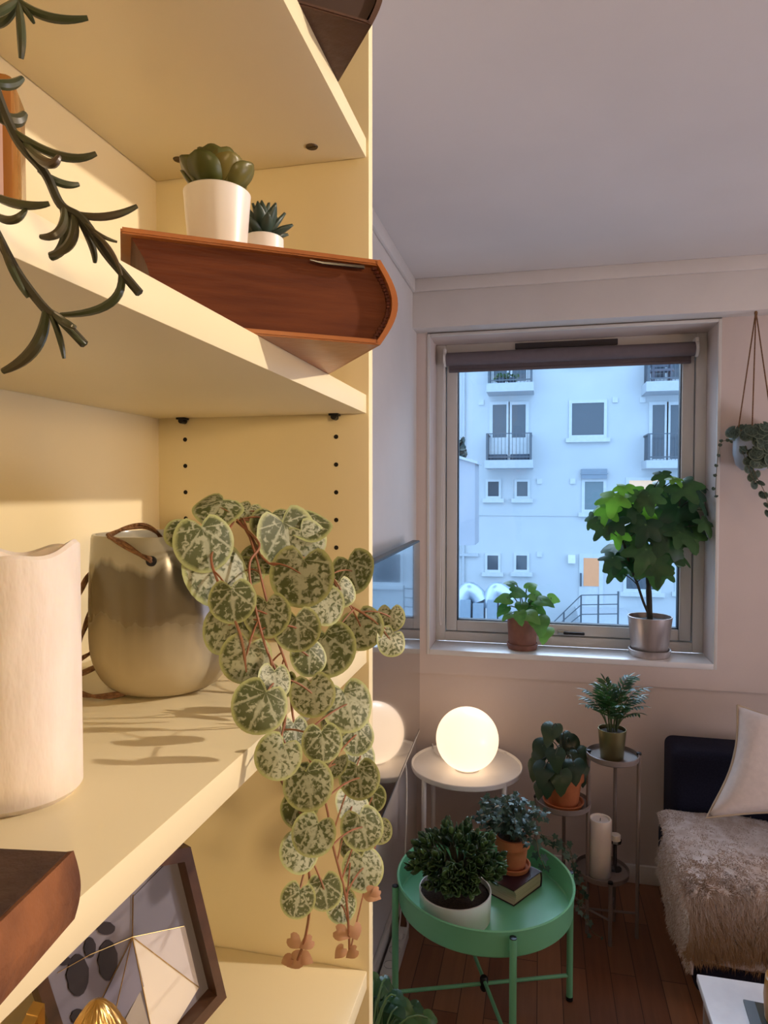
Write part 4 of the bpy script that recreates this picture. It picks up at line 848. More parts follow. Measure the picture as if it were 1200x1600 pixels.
# ================================================================== THREE-TIER PLANT STAND
M_grey = mat('warm_grey_steel', (0.24, 0.195, 0.175), 0.45, scale=12)
ps = empty('plant_stand', (0.18, 2.40, 0), 'grey metal plant stand with three round plates at different heights', 'plant stand')
plates = [(V(0.243, 2.385, 0), 0.62, 0.085), (V(0.083, 2.405, 0), 0.435, 0.092), (V(0.216, 2.425, 0), 0.20, 0.090)]
plate_o = []
for c, z, rr in plates:
    mb = MB(); mb.lathe([(0, z-0.006), (rr-0.006, z-0.006), (rr, z-0.002), (rr+0.001, z+0.014), (rr-0.002, z+0.015), (rr-0.003, z+0.002), (rr-0.008, z), (0, z)], c, 56); plate_o.append(mb.build('plate', M_grey, ps))
def sleg(p, z1):
    mb = MB(); mb.tube([V(p[0], p[1], 0), V(p[0], p[1], z1)], 0.0065, 10); lg = mb.build('leg', M_grey, ps)
    mb = MB(); mb.lathe([(0, 0.004), (0.008, 0.003), (0.009, -0.004)], V(p[0], p[1], z1), 12); mb.build('cap', M_dark, lg)
c0, c1, c2 = plates[0][0], plates[1][0], plates[2][0]
sleg((0.1655, 2.385), 0.635)                            # between the tall and the middle plate
sleg((0.329, 2.395), 0.635); sleg((0.262, 2.474), 0.635)
sleg((-0.008, 2.405), 0.45); sleg((0.09, 2.499), 0.45)
sleg((0.236, 2.333), 0.215)
mb = MB()
for a_, b_ in (((0.1655, 2.385), (0.329, 2.395)), ((-0.008, 2.405), (0.1655, 2.385)), ((0.236, 2.333), (0.262, 2.474)), ((0.09, 2.499), (0.1655, 2.385)), ((0.236, 2.333), (0.1655, 2.385))): mb.tube([V(*a_, 0.085), V(*b_, 0.085)], 0.004, 8)
mb.build('stretchers', M_grey, ps)
# palm
pcn = V(0.240, 2.375, 0.62)
r = empty('parlour_palm', pcn, 'small feathery palm in an olive metal pot on the highest plate of the stand', 'potted plant')
mb = MB(); mb.lathe(pot_prof(0.037, 0.046, 0.100, 0.002), pcn, 48); mb.build('pot', mat('olive_brass', (0.26, 0.23, 0.11), 0.38, 0.75, scale=20), r); soil(pcn, 0.0425, pcn.z+0.088, r)
M_palm = leafmat('palm_leaf', (0.018, 0.055, 0.024), (0.05, 0.13, 0.045), 0.4, 0.15)
mbl = MB(); mbs = MB(); c0 = pcn + V(0, 0, 0.09)
for k in range(22):
    a = k*2.4 + random.uniform(-.3, .3); out = random.uniform(0.02, 0.085); h = random.uniform(0.11, 0.21) - out*0.5
    d = V(math.cos(a), math.sin(a), 0); b0 = c0 + V(math.cos(a), math.sin(a), 0)*0.014
    q = bez(b0, b0 + d*out*0.25 + V(0, 0, h*0.9), b0 + d*out + V(0, 0, h), 10); mbs.tube(q, [0.0017]*6+[0.001]*5, 5)
    for i in range(4, 11):
        t_ = (q[min(i+1, 10)]-q[i-1]).normalized(); s_ = t_.cross(V(0, 0, 1)); s_ = s_.normalized() if s_.length > 1e-3 else V(1, 0, 0)
        for sg in (-1, 1):
            mbl.blade(q[i], s_*sg + t_*0.75 + V(0, 0, -0.1), s_.cross(t_), random.uniform(0.034, 0.052)*(1-0.05*(i-4)), 0.0085, lance, bend=0.45, fold=0.2, nt=5)
    mbl.blade(q[-1], q[-1]-q[-2], V(0, 0, 1), 0.035, 0.007, lance, nt=4)
mbs.build('stems', mat('palm_stem', (0.07, 0.10, 0.03), 0.6), r); mbl.build('fronds', M_palm, r, sharp=180)
# plant with big drooping leaves in terracotta
ac = V(0.084, 2.400, 0.435)
r = empty('drooping_houseplant', ac, 'dark drooping leafy plant in an orange terracotta pot on the middle plate of the stand', 'potted plant')
saucer(ac, 0.070, 0.016, M_terra, r); ac2 = ac + V(0, 0, 0.0065)
mb = MB(); mb.lathe(pot_prof(0.050, 0.066, 0.115, 0.005, 0.003, 0.030), ac2, 56); mb.build('pot', M_terra, r); soil(ac2, 0.060, ac2.z+0.10, r)
mbl = MB(); mbs = MB(); c0 = ac2 + V(0, 0, 0.105)
M_aloc = leafmat('dark_glossy_leaf', (0.020, 0.045, 0.025), (0.055, 0.085, 0.04), 0.3, 0.12, 18, vein=(0.08, 0.12, 0.06))
for u, v, rp, dd, tx in ((862, 1138, 22, 0.0, -.2), (848, 1165, 22, 0.02, -.5), (838, 1195, 20, 0.0, -.3), (850, 1200, 22, -0.05, -.2), (855, 1222, 18, -0.06, .0), (868, 1178, 20, -0.06, .1), (890, 1160, 22, 0.03, .3), (905, 1178, 24, 0.0, .3), (897, 1195, 22, -0.05, .1), (908, 1205, 18, 0.02, .2), (876, 1212, 22, -0.07, .0), (842, 1180, 18, 0.05, -.6), (880, 1150, 18, 0.05, .2), (846, 1228, 16, -0.03, -.1), (870, 1200, 16, 0.04, 0), (895, 1172, 18, 0.06, .4)):
    p = P(u, v, D=2.33+dd); R = rp*2.33/F
    mbs.tube(bez(c0 + jit(0.012), c0 + V((p.x-c0.x)*0.35, (p.y-c0.y)*0.35, max(p.z-c0.z, 0.02)+0.065), p, 8), 0.0022, 6)
    mbl.polar(p, V(tx, -0.25, -1), (EYEP-p).normalized()*0.7 + V(tx*0.8, 0, 0.55) + jit(0.25), R, heartpt, cup=0.25, seg=22, rings=3, fold=0.12, droop=0.25, wave=0.05)
mbs.build('stems', mat('dark_stem', (0.04, 0.05, 0.025), 0.5), r); mbl.build('leaves', M_aloc, r, sharp=180)
# candle on the lowest plate, small glass candle holder behind it
cn = V(0.207, 2.405, 0.20)
r = empty('pillar_candle', cn, 'white pillar candle on the lowest plate of the grey plant stand', 'candle')
mb = MB(); mb.lathe([(0, 0), (0.0365, 0), (0.038, 0.002), (0.038, 0.192), (0.036, 0.196), (0.032, 0.196), (0.028, 0.190), (0.01, 0.186), (0, 0.186)], cn, 48); mb.build('wax', M_wax, r)
mb = MB(); mb.tube([cn+V(0, 0, 0.185), cn+V(0.001, 0, 0.196)], 0.001, 6); mb.build('wick', M_dark, r)
hn = V(0.262, 2.448, 0.20)
r = empty('candle_holder', hn, 'small glass candle holder with white candle behind the pillar candle on the stand', 'candle holder')
mb = MB(); mb.lathe([(0, 0), (0.022, 0), (0.022, 0.004), (0.006, 0.010), (0.005, 0.085), (0.020, 0.096), (0.021, 0.106), (0.019, 0.106), (0.018, 0.098), (0, 0.095)], hn, 32); mb.build('holder', mat('clear_glass', (0.85, 0.87, 0.88), thin=1.0), r)
mb = MB(); mb.lathe([(0, 0.097), (0.0175, 0.097), (0.0175, 0.122), (0.016, 0.124), (0, 0.122)], hn, 32); mb.build('tealight', M_wax, r)
# ================================================================== WINDOW-SILL PLANTS
sp_ = P(816, 1013, Z=OZ0); sp_.y = max(sp_.y, WY+0.055); sp_.x = P(816, 1005, Y=sp_.y).x; sp_.z = OZ0
r = empty('pothos_plant', sp_, 'small pothos in a brown clay pot on the left of the window sill', 'potted plant')
saucer(sp_, 0.064, 0.024, M_terra2, r); s2 = sp_ + V(0, 0, 0.0065)
mb = MB(); mb.lathe(pot_prof(0.055, 0.062, 0.128, 0.005), s2, 48); mb.build('pot', M_terra2, r); soil(s2, 0.056, s2.z+0.115, r)
mbl = MB(); mbs = MB(); c0 = s2 + V(0, 0, 0.118)
M_poth = leafmat('pothos_leaf', (0.05, 0.14, 0.055), (0.20, 0.36, 0.12), 0.35, 0.45, 25, vein=(0.25, 0.4, 0.15))
for u, v, rp, dd, tx, tz in ((806, 925, 17, 0, .3, .3), (828, 917, 13, .02, .2, .5), (792, 935, 16, 0, -.8, .0), (788, 950, 14, .0, -.5, -.3), (846, 938, 17, -.03, 1, -.2), (862, 935, 12, -.02, 1, .1), (836, 930, 16, 0, .7, 0), (842, 968, 22, -.06, .1, -1), (852, 985, 18, -.05, -.1, -1), (826, 960, 18, -.05, .6, -.6), (815, 945, 14, .02, .0, -.3), (800, 912, 12, .03, -.2, .6), (830, 945, 15, .03, .5, -.2), (796, 960, 12, .0, -.6, -.6), (838, 950, 14, -.02, .9, -.4), (812, 960, 14, -.05, .2, -.8)):
    p = P(u, v, D=2.73+dd); R = rp*2.73/F
    mbs.tube(bez(c0 + jit(0.02), c0 + V((p.x-c0.x)*0.3, 0, max(p.z-c0.z, 0.02)+0.02), p, 7), 0.0025, 6)
    mbl.polar(p, V(tx, -0.2, tz), (EYEP-p).normalized()*0.6 + V(0, 0, 0.6) + jit(0.3), R, heartpt, cup=0.2, seg=22, rings=3, fold=0.1, droop=0.2)
mbs.build('stems', mat('green_stem', (0.08, 0.16, 0.05), 0.5), r); mbl.build('leaves', M_poth, r, sharp=180)
ft = V(P(1015, 1005, Y=WY+0.072).x, WY+0.072, OZ0)
r = empty('tree_ivy', ft, 'large tree ivy with lobed leaves in a silver pot on the right of the sill', 'potted plant')
M_pewter = mat('brushed_pewter', (0.62, 0.55, 0.52), 0.34, 0.7, col2=(0.50, 0.44, 0.42), scale=4, stretch=(9, 9, 0.3))
saucer(ft, 0.080, 0.028, M_pewter, r); f2 = ft + V(0, 0, 0.0065)
mb = MB(); mb.lathe(pot_prof(0.066, 0.083, 0.150, 0.004), f2, 64); mb.build('pot', M_pewter, r); soil(f2, 0.077, f2.z+0.130, r)
mbl = MB(); mbs = MB(); base = f2 + V(0, 0, 0.125)
t1 = spline([base, P(1014, 930, D=2.66), P(1012, 890, D=2.66), P(1018, 840, D=2.66), P(1010, 790, D=2.66)], 6); mbs.tube(t1, [0.011]*8 + [0.008]*9 + [0.005]*(len(t1)-17), 8)
t2 = spline([base + V(0, 0, 0.02), P(1005, 940, D=2.65), P(995, 910, D=2.63), P(985, 885, D=2.62), P(975, 850, D=2.62)], 5); mbs.tube(t2, 0.005, 7)
t3 = spline([t1[7], P(1020, 890, D=2.64), P(1035, 840, D=2.63), P(1060, 800, D=2.62)], 5); mbs.tube(t3, 0.006, 7)
TR = t1[6:] + t2[6:] + t3[4:]
M_fat = leafmat('tree_ivy_leaf', (0.020, 0.055, 0.028), (0.055, 0.13, 0.045), 0.38, 0.22, 20, vein=(0.09, 0.17, 0.07))
M_fatb = leafmat('window_lit_ivy_leaf', (0.12, 0.26, 0.045), (0.20, 0.36, 0.07), 0.4, 0.5, 20, vein=(0.25, 0.40, 0.12))  # leaves facing the window: its light is put into a brighter green
mby = MB()
for zx, zy, rr, y in ((685, 650, 50, 1), (735, 640, 46, 1), (640, 695, 44, 1), (612, 715, 30, 0), (772, 690, 48, 1), (700, 765, 38, 1), (730, 685, 44, 0), (800, 645, 44, 0), (845, 568, 30, 0), (885, 582, 28, 1), (912, 615, 52, 0), (955, 645, 52, 0), (900, 690, 66, 0), (940, 725, 58, 0), (985, 680, 38, 0), (850, 690, 50, 0), (830, 760, 62, 0), (870, 790, 66, 0), (790, 745, 52, 0), (690, 725, 46, 0), (650, 750, 34, 0), (745, 735, 40, 0), (700, 810, 52, 0), (722, 850, 48, 0), (690, 890, 36, 0), (792, 830, 60, 0), (812, 880, 54, 0), (845, 890, 42, 0), (885, 835, 48, 0), (905, 770, 52, 0), (935, 775, 46, 0), (760, 790, 46, 0), (665, 690, 40, 1), (825, 610, 36, 0), (870, 640, 46, 0), (970, 610, 34, 0), (720, 610, 30, 1), (985, 730, 36, 0), (740, 880, 36, 0), (860, 840, 50, 0), (680, 850, 36, 0), (815, 700, 46, 0), (770, 640, 36, 0), (700, 680, 36, 0), (880, 740, 56, 0), (660, 665, 34, 1)):
    u, v = 640 + zx/2.143, 480 + zy/2.143; d = 2.63 + random.uniform(-0.10, 0.07); p = P(u, v, D=d)
    if p.y > 2.86: p = P(u, v, Y=2.86)
    R = rr/2.143*2.63/F*1.28
    k = min(TR, key=lambda s: (s-p).length + abs(s.z-p.z+0.05)); mbs.tube(bez(k, (k+p)/2 + V(0, 0, 0.03), p, 6), 0.0018, 5)
    out = p - V(ft.x, ft.y, p.z)
    (mby if y else mbl).polar(p + V(0, 0, R*0.25), V(out.x*3, out.y*2-0.1, -0.75) + jit(0.3), (EYEP-p).normalized()*0.55 + V(0, 0, 0.6) + out*2 + jit(0.35), R*1.15, palmate, cup=0.22, seg=40, rings=3, droop=0.2, wave=0.05)
mbs.build('trunk', mat('dark_trunk', (0.03, 0.028, 0.018), 0.8), r); mbl.build('leaves', M_fat, r, sharp=180); o = mby.build('young_or_lit_leaves', M_fatb, r, sharp=180); o['label'] = 'bright green leaves, window light put into their colour'
# ================================================================== HANGING PLANTER
hx = P(1180, 490, Y=2.672); HY = 2.672
hpz = P(1150, 735, Y=HY).z; hr = 0.066
hcx = P(1176, 700, Y=HY).x
h0 = V(hcx, HY-0.008, hpz)
r = empty('hanging_planter', h0, 'blue grey hanging planter of round leaved trailing plant right of the window', 'hanging planter')
mb = MB(); mb.lathe([(0, 0), (hr*0.55, 0), (hr*0.85, 0.02), (hr, 0.06), (hr*0.98, 0.125), (hr*0.93, 0.128), (hr*0.9, 0.12), (hr*0.9, 0.1), (0, 0.095)], h0, 48); mb.build('pot', mat('blue_grey_glaze', (0.30, 0.36, 0.44), 0.4, col2=(0.42, 0.46, 0.52), scale=14), r)
rim = h0.z + 0.126; hook = V(hx.x, HY-0.008, 2.157)
for k, a in enumerate((200, 250, -20)):
    p = h0 + V(hr*0.94*math.cos(math.radians(a)), hr*0.94*math.sin(math.radians(a)), 0.124)
    mb = MB(); mb.tube([hook, p], 0.0022, 6); mb.build('cord', M_twine, r)
a, b = [h0 + V(hr*0.94*math.cos(math.radians(q)), hr*0.94*math.sin(math.radians(q)), 0.14) for q in (200, 250)]
mb = MB(); mb.tube([a+V(-0.004, 0, 0), b], 0.0022, 6); mb.lathe([(0.004, 0), (0.006, -0.006), (0.004, -0.02), (0, -0.022)], hook, 10); mb.build('hook', M_twine, r)
mbl = MB(); mbs = MB(); ch = h0 + V(0, 0, 0.12)
for k in range(230):
    a = random.uniform(-3.0, 0.9); rad = random.uniform(0.01, hr+0.02); zz = random.uniform(-0.005, 0.03) if rad < hr else random.uniform(-0.11, 0.02)
    if a < -2.2 and zz < 0.0: continue
    p = ch + V(rad*math.cos(a)*1.1+0.01, min(rad*math.sin(a)*0.9, 0.04), zz)
    mbl.polar(p, V(math.cos(a), math.sin(a), -0.8)+jit(0.4), V(math.cos(a)*0.6, math.sin(a)-0.3, 0.5)+jit(0.4), random.uniform(0.017, 0.027), heartr, cup=0.2, seg=14, rings=2)
for k in range(110):
    a = random.uniform(-2.05, 0.9); rad = hr + random.uniform(0.004, 0.02); p = ch + V(rad*math.cos(a)+0.004, rad*math.sin(a), random.uniform(-0.105, 0.03))
    mbl.polar(p, V(0.2*math.cos(a), 0, -1)+jit(0.4), V(math.cos(a), math.sin(a), 0.35)+jit(0.25), random.uniform(0.016, 0.024), heartr, cup=0.2, seg=14, rings=2)
for pts in ([(1165, 700), (1180, 740), (1195, 770), (1202, 800)], [(1160, 705), (1172, 735), (1180, 755)], [(1145, 690), (1128, 690), (1122, 710), (1119, 745), (1118, 775)], [(1190, 690), (1212, 730), (1225, 770)]):
    q = spline([P(u, v, Y=HY-0.07 if u > 1150 else HY-0.03) for u, v in pts], 4); mbs.tube(q, 0.0012, 5)
    for i, p in enumerate(q):
        if i % 2 == 0: mbl.polar(p+jit(0.006), V(random.uniform(-.5, .5), 0, -1), V(0, -1, 0.3)+jit(0.5), 0.017 if pts[0][0] > 1150 else 0.007, heartr, cup=0.2, seg=14, rings=2)
mbs.build('stems', mat('ivy_stem', (0.12, 0.1, 0.05)), r); mbl.build('leaves', variegated('dull_round_leaf', (0.075, 0.12, 0.085), (0.025, 0.045, 0.03), (0.15, 0.19, 0.13), 0.8, 4, 0.12), r, sharp=180)
# ================================================================== SOFA
M_navy = mat('navy_weave', (0.012, 0.013, 0.028), 0.9, col2=(0.018, 0.019, 0.038), scale=180, bump=0.25, bscale=700, spec=0.2)
SX0, SX1 = 0.442, 2.2
so = empty('sofa', (1.3, 2.35, 0), 'dark navy fabric sofa under the window at the right', 'sofa')
def soft(name, a, b, r, m, parent): mb = MB(); mb.box(a, b, r, seg=5); o = mb.build(name, m, parent, sharp=80); return o
soft('backrest', (SX0+0.012, 2.50, 0.30), (SX1, 2.69, 0.614), 0.03, M_navy, so)
soft('base', (SX0-0.006, 2.02, 0.09), (SX1, 2.68, 0.30), 0.03, M_navy, so)
soft('seat_cushion', (SX0, 2.00, 0.295), (SX1, 2.51, 0.395), 0.035, M_navy, so)
for x in (SX0+0.08, SX1-0.1):
    for y in (2.08, 2.58):
        mb = MB(); mb.lathe([(0, 0), (0.014, 0), (0.02, 0.095), (0, 0.095)], (x, y, 0), 16); mb.build('leg', M_dark, so)
# fur throw: over the seat, down the front and a flap over the side
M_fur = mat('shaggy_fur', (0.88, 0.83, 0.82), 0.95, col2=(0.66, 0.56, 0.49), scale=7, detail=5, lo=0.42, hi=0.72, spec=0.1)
M_furb = mat('fur_backing', (0.82, 0.77, 0.76), 0.95, col2=(0.62, 0.54, 0.50), scale=30, bump=0.8, bscale=90)
th = empty('fur_throw', (0.8, 2.1, 0.4), 'shaggy beige brown fur throw draped over the sofa seat', 'throw')
TX0, TX1 = SX0+0.006, 1.35; zt = 0.405
path = [(2.47, zt+0.010), (2.395, zt+0.012), (2.30, zt+0.010), (2.18, zt+0.012), (2.06, zt+0.010), (2.005, zt-0.006), (1.982, zt-0.05), (1.975, zt-0.10), (1.978, zt-0.145), (1.985, zt-0.185)]
pathv = spline([V(0, y, z) for y, z in path], 4)
def thp(i, j):
    q = j*(len(pathv)-1); k = min(int(q), len(pathv)-2); p = pathv[k].lerp(pathv[k+1], q-k); x = TX0-0.045+(TX1-TX0)*i
    edge = max(0, 1-i/0.05); rp = 0.006*math.sin(x*23+p.y*15) + 0.005*math.sin(x*11-p.z*40)
    return V(x + 0.004*math.sin(p.z*25)*edge, p.y - rp*0.6, p.z + rp - 0.02*edge**2*(1 if p.z > 0.37 else 0))
mb = MB(); mb.grid(thp, 60, 40); bk_ = mb.build('backing', M_furb, th, sharp=180, solid=0.008)
def flap(i, j):
    y = 2.37 - 0.385*i; z = zt+0.01 - (0.27+0.02*math.sin(i*5))*j; x = SX0 - 0.016 - (0.028*math.sin(PI*min(1, j*1.2)) + 0.012*j)*(1-0.6*i) + 0.005*math.sin(i*13)*(1-i)
    return V(x, y + 0.02*j, z)
mb = MB(); mb.grid(flap, 20, 16); mb.build('side_flap', M_furb, th, sharp=180, solid=0.008)
mb = MB()
def strand(p, d, L, w, rid):
    s_ = d.cross((EYEP-p)).normalized(); q = bez(p, p + d*L*0.55 + jit(L*0.12), p + d*L*0.8 + V(0, 0, -L*0.45) + jit(L*0.25), 3)
    ws = (w, w*0.9, w*0.6, w*0.1); vs = [[mb.bm.verts.new(q[k]-s_*ws[k]), mb.bm.verts.new(q[k]+s_*ws[k])] for k in range(4)]
    for k in range(3):
        f = mb.bm.faces.new((vs[k][0], vs[k][1], vs[k+1][1], vs[k+1][0])); f.smooth = True
        for l, q_ in zip(f.loops, (k, k, k+1, k+1)): l[mb.uv].uv = (q_/3, rid)
random.seed(11)
for k in range(30000):
    i, j = random.random()**1.2*0.62, random.random(); p = thp(i, j); e1 = thp(i+0.01, j)-p; e2 = thp(i, min(1, j+0.01))-thp(i, max(0, j-0.01)); n = e2.cross(e1)
    n = n.normalized(); n = -n if n.z < -0.2 or (abs(n.z) < 0.4 and n.y > 0) else n
    cl = noise.noise_vector(p*26)*1.3 + noise.noise_vector(p*70)*0.6
    long = 0.009 + 0.018*max(0, min(1, (j-0.22)/0.3))
    if j < 0.35 and random.random() < 0.3: continue
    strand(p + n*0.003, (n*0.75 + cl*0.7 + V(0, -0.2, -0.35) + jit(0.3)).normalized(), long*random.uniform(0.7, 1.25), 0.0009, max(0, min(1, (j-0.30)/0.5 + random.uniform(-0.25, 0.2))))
for k in range(2600):
    i, j = random.random(), random.random()
    if j < 0.4 and random.random() < 0.5: continue
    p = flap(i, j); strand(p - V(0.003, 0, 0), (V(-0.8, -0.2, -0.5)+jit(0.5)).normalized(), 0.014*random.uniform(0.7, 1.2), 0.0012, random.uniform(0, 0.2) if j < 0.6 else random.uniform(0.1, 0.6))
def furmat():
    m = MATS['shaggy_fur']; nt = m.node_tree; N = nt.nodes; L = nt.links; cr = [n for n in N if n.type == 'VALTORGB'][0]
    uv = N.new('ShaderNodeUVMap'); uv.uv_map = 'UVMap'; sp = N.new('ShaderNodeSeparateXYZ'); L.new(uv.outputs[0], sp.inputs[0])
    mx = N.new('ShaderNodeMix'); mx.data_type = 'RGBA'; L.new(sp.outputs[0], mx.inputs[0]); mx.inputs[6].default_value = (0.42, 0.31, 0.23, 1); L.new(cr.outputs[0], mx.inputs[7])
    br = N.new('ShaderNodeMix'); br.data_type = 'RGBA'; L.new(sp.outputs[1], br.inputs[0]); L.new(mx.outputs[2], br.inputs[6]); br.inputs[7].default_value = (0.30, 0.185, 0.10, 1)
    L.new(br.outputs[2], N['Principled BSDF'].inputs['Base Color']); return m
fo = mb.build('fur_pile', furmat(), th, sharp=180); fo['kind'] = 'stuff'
# pillow
def pillow(TL, TR, BL, BR, thick, nrm, m, name, label):
    c = (TL+TR+BL+BR)/4; r = empty(name, V(c.x, c.y, min(BL.z, BR.z)), label, 'cushion'); mb = MB()
    for sg in (1, -1):
        def fn(i, j, sg=sg):
            a = TL.lerp(TR, i); b = BL.lerp(BR, i); p = a.lerp(b, j); e = (1-(2*i-1)**4)*(1-(2*j-1)**4); pinch = 0.13
            ci, cj = 2*i-1, 2*j-1
            p = p + (c-p)*pinch*((1-ci*ci) if abs(cj) > abs(ci) else (1-cj*cj))*max(abs(ci), abs(cj))**3*1.2
            return p + nrm*sg*thick/2*max(0, e)**0.55 + nrm*0.004*math.sin(9*i+5*j)*e
        mb.grid(fn, 28, 28)
    bmesh.ops.remove_doubles(mb.bm, verts=mb.bm.verts, dist=0.0006)
    bmesh.ops.recalc_face_normals(mb.bm, faces=mb.bm.faces)
    mb.build('cover', m, r, sharp=100)
    mb = MB(); pts = []
    for A_, B_ in ((TL, TR), (TR, BR), (BR, BL), (BL, TL)):
        for k in range(10):
            i = k/10; p = A_.lerp(B_, i); ci = 2*i-1; pts.append(p + (c-p)*0.13*(1-ci*ci)*1.2)
    pts.append(pts[0]); mb.tube(pts, 0.004, 8); mb.build('piping', mat('beige_piping', (0.50, 0.40, 0.28), 0.8), r)
    return r
M_cush = mat('cream_linen', (0.76, 0.68, 0.64), 0.9, scale=60, bump=0.25, bscale=500)
pT = P(1152, 1102, D=2.24); pBt = P(1103, 1278, D=2.07)
ex = V(0.43, 0.06, -0.075); pTR = pT + ex; pBR = pBt + V(0.42, 0.06, 0.0)
nr = (pTR-pT).cross(pBt-pT).normalized(); nr = nr if nr.y < 0 else -nr
pillow(pT, pTR, pBt, pBR, 0.13, nr, M_cush, 'cushion', 'cream linen cushion leaning on the navy sofa back')
# ================================================================== COFFEE TABLE
CT = 0.40
ct = empty('coffee_table', (0.75, 1.25, 0), 'white marble topped coffee table at the lower right corner', 'table')
mb = MB(); mb.box((0.360, 0.80, CT-0.02), (1.15, 1.664, CT), 0.003)
mb.build('marble_top', mat('white_marble', (0.86, 0.85, 0.86), 0.22, col2=(0.60, 0.59, 0.62), scale=3.5, detail=9, lo=0.52, hi=0.68), ct)
mb = MB(); ring(mb, 0, 0, 0, 0, 0, 0, 0) if False else None
M_leg = mat('pale_steel', (0.42, 0.39, 0.38), 0.4, 0.6)
for x in (0.372, 1.12):
    for y in (0.815, 1.635): boxobj('leg', (x, y, 0), (x+0.016, y+0.016, CT-0.02), M_leg, ct, 0.002)
mb = MB(); mb.box((0.372, 0.815, CT-0.034), (0.386, 1.651, CT-0.021)); mb.box((1.122, 0.815, CT-0.034), (1.136, 1.651, CT-0.021)); mb.box((0.386, 1.637, CT-0.034), (1.122, 1.651, CT-0.021)); mb.box((0.386, 0.815, CT-0.034), (1.122, 0.829, CT-0.021)); mb.build('apron', M_leg, ct)
a = P(1161, 1565, Z=CT); b = P(1180, 1610, Z=CT)
mg = empty('magazine', (a.x+0.1, a.y-0.13, CT), 'slate grey edged magazine with dark green cover on the marble table', 'magazine')
mb = MB(); mb.box((a.x, a.y-0.28, CT), (a.x+0.21, a.y, CT+0.006), 0.001, Matrix.Rotation(math.radians(-4), 3, 'Z'), (a.x, a.y, CT)); mb.build('pages', mat('slate_paper', (0.10, 0.11, 0.12), 0.5), mg)
mb = MB(); mb.box((a.x+0.022, a.y-0.27, CT+0.006), (a.x+0.205, a.y-0.004, CT+0.0075), 0, Matrix.Rotation(math.radians(-4), 3, 'Z'), (a.x, a.y, CT)); mb.build('cover', mat('dark_green_cover', (0.03, 0.05, 0.035), 0.35, col2=(0.05, 0.04, 0.02), scale=20), mg)
vb = P(1232, 1600, Z=CT+0.0075)
r = empty('amber_vase', vb, 'ochre amber vase standing on the marble table at the right edge', 'vase')
mb = MB(); mb.lathe([(0, 0), (0.038, 0), (0.044, 0.004), (0.047, 0.05), (0.044, 0.09), (0.041, 0.092), (0.038, 0.09), (0.040, 0.02), (0, 0.012)], vb, 48); mb.build('body', mat('ochre_glaze', (0.42, 0.22, 0.04), 0.3, col2=(0.32, 0.15, 0.03), scale=30), r)
mb = MB(); mb.lathe([(0.0395, 0.05), (0.02, 0.053), (0, 0.054)], vb, 32); mb.build('wax', M_wax, r)
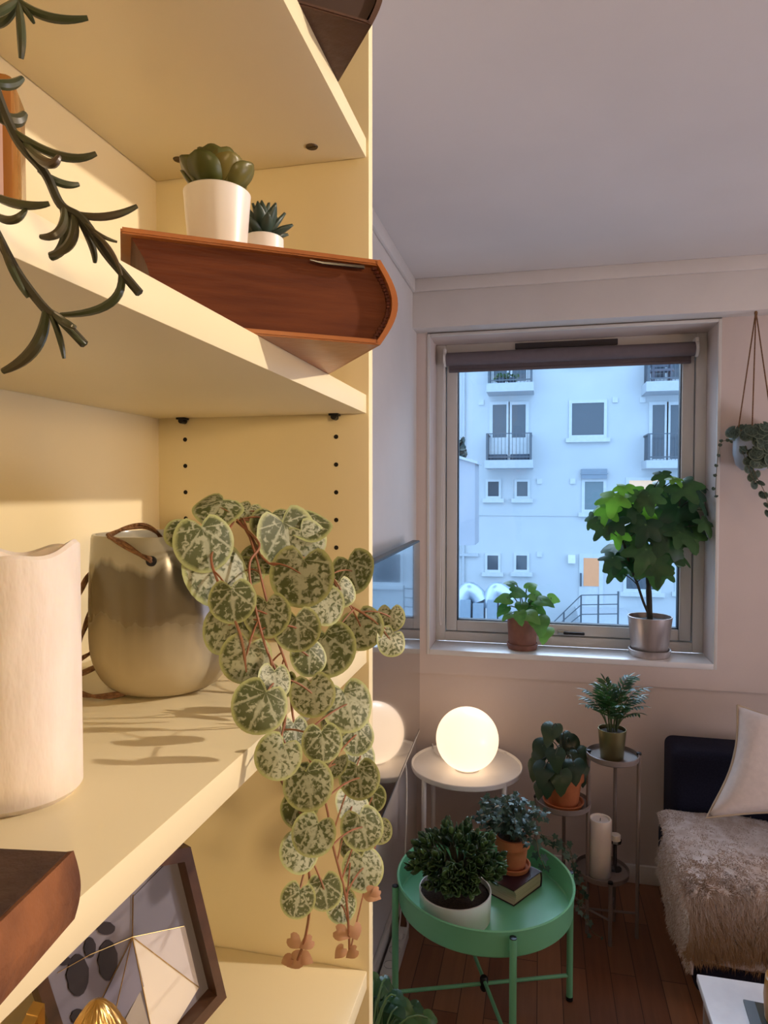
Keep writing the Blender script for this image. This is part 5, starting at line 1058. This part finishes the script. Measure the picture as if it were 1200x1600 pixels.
# ================================================================== FLOOR PLANT AND POWER STRIP
fp = V(-0.355, 1.43, 0)
r = empty('floor_plant', fp, 'leafy green houseplant on the floor behind the bookcase side', 'potted plant')
mb = MB(); mb.lathe(pot_prof(0.085, 0.105, 0.18, 0.005), fp, 48); mb.build('pot', mat('charcoal_pot', (0.05, 0.05, 0.05), 0.6), r); soil(fp, 0.098, 0.16, r)
mbl = MB(); mbs = MB(); c0 = fp + V(0, 0, 0.165)
for u, v, rp, tx, tz in ((597, 1542, 22, .9, -.2), (583, 1532, 16, -.2, .4), (610, 1565, 24, .6, -.5), (628, 1575, 20, .9, -.2), (645, 1572, 16, 1, .1), (598, 1580, 24, .2, -.9), (625, 1592, 22, .5, -.7), (650, 1598, 20, 1, -.3), (668, 1590, 14, 1, .1), (588, 1560, 22, -.1, -.8), (605, 1552, 18, .8, -.1), (590, 1600, 26, .0, -1), (615, 1615, 24, .3, -.8), (575, 1548, 22, -.5, -.2), (560, 1570, 24, -.6, -.4), (640, 1610, 22, .7, -.5), (660, 1612, 18, .8, -.4), (618, 1556, 16, .9, .2), (602, 1530, 12, .5, .5)):
    p = P(u, v, D=1.58 + random.uniform(-0.07, 0.05)); R = rp*1.58/F
    mbs.tube(bez(c0 + jit(0.03), c0 + V((p.x-c0.x)*0.3, (p.y-c0.y)*0.3, max(0.03, p.z-c0.z)+0.05), p, 7), 0.0022, 6)
    mbl.polar(p, V(tx, -0.3, tz*0.6), (EYEP-p).normalized()*0.6 + V(0, 0, 0.5) + jit(0.45), R, heartpt, cup=0.2, seg=22, rings=3, fold=0.15, droop=0.2)
mbs.build('stems', mat('green_stem', (0.08, 0.16, 0.05)), r); mbl.build('leaves', leafmat('floor_plant_leaf', (0.02, 0.07, 0.028), (0.07, 0.17, 0.06), 0.35, 0.2, 18, vein=(0.12, 0.22, 0.08)), r, sharp=180)
a = P(616, 1505, Z=0.0)
s = empty('power_strip', (a.x, a.y, 0), 'white power strip on the floor beside the left wall under the green table', 'power strip')
mb = MB(); mb.box((a.x-0.024, a.y-0.11, 0), (a.x+0.024, a.y+0.13, 0.040), 0.006); mb.build('housing', M_white, s)
for k in range(3):
    c = V(a.x, a.y-0.065+0.07*k, 0.0395); mb = MB(); mb.lathe([(0, 0.0), (0.0185, 0.0), (0.0185, 0.002)], c, 24); mb.build('socket', mat('socket_grey', (0.35, 0.35, 0.36), 0.5), s)
mb = MB(); mb.tube(spline([(a.x, a.y+0.13, 0.012), (a.x+0.01, a.y+0.18, 0.006), (a.x-0.02, a.y+0.3, 0.006), (a.x-0.01, a.y+0.45, 0.006)], 5), 0.004, 8); mb.build('power_cord', M_white, s)
mb = MB(); mb.box((a.x-0.014, a.y+0.055, 0.040), (a.x+0.014, a.y+0.095, 0.062), 0.004); mb.tube(spline([(a.x, a.y+0.075, 0.06), (a.x+0.005, a.y+0.08, 0.12), (a.x+0.012, a.y+0.12, 0.3), (a.x+0.0, a.y+0.2, 0.55), (a.x-0.03, a.y+0.2, 0.64)], 6), 0.0025, 6); mb.build('plug', M_white, s)
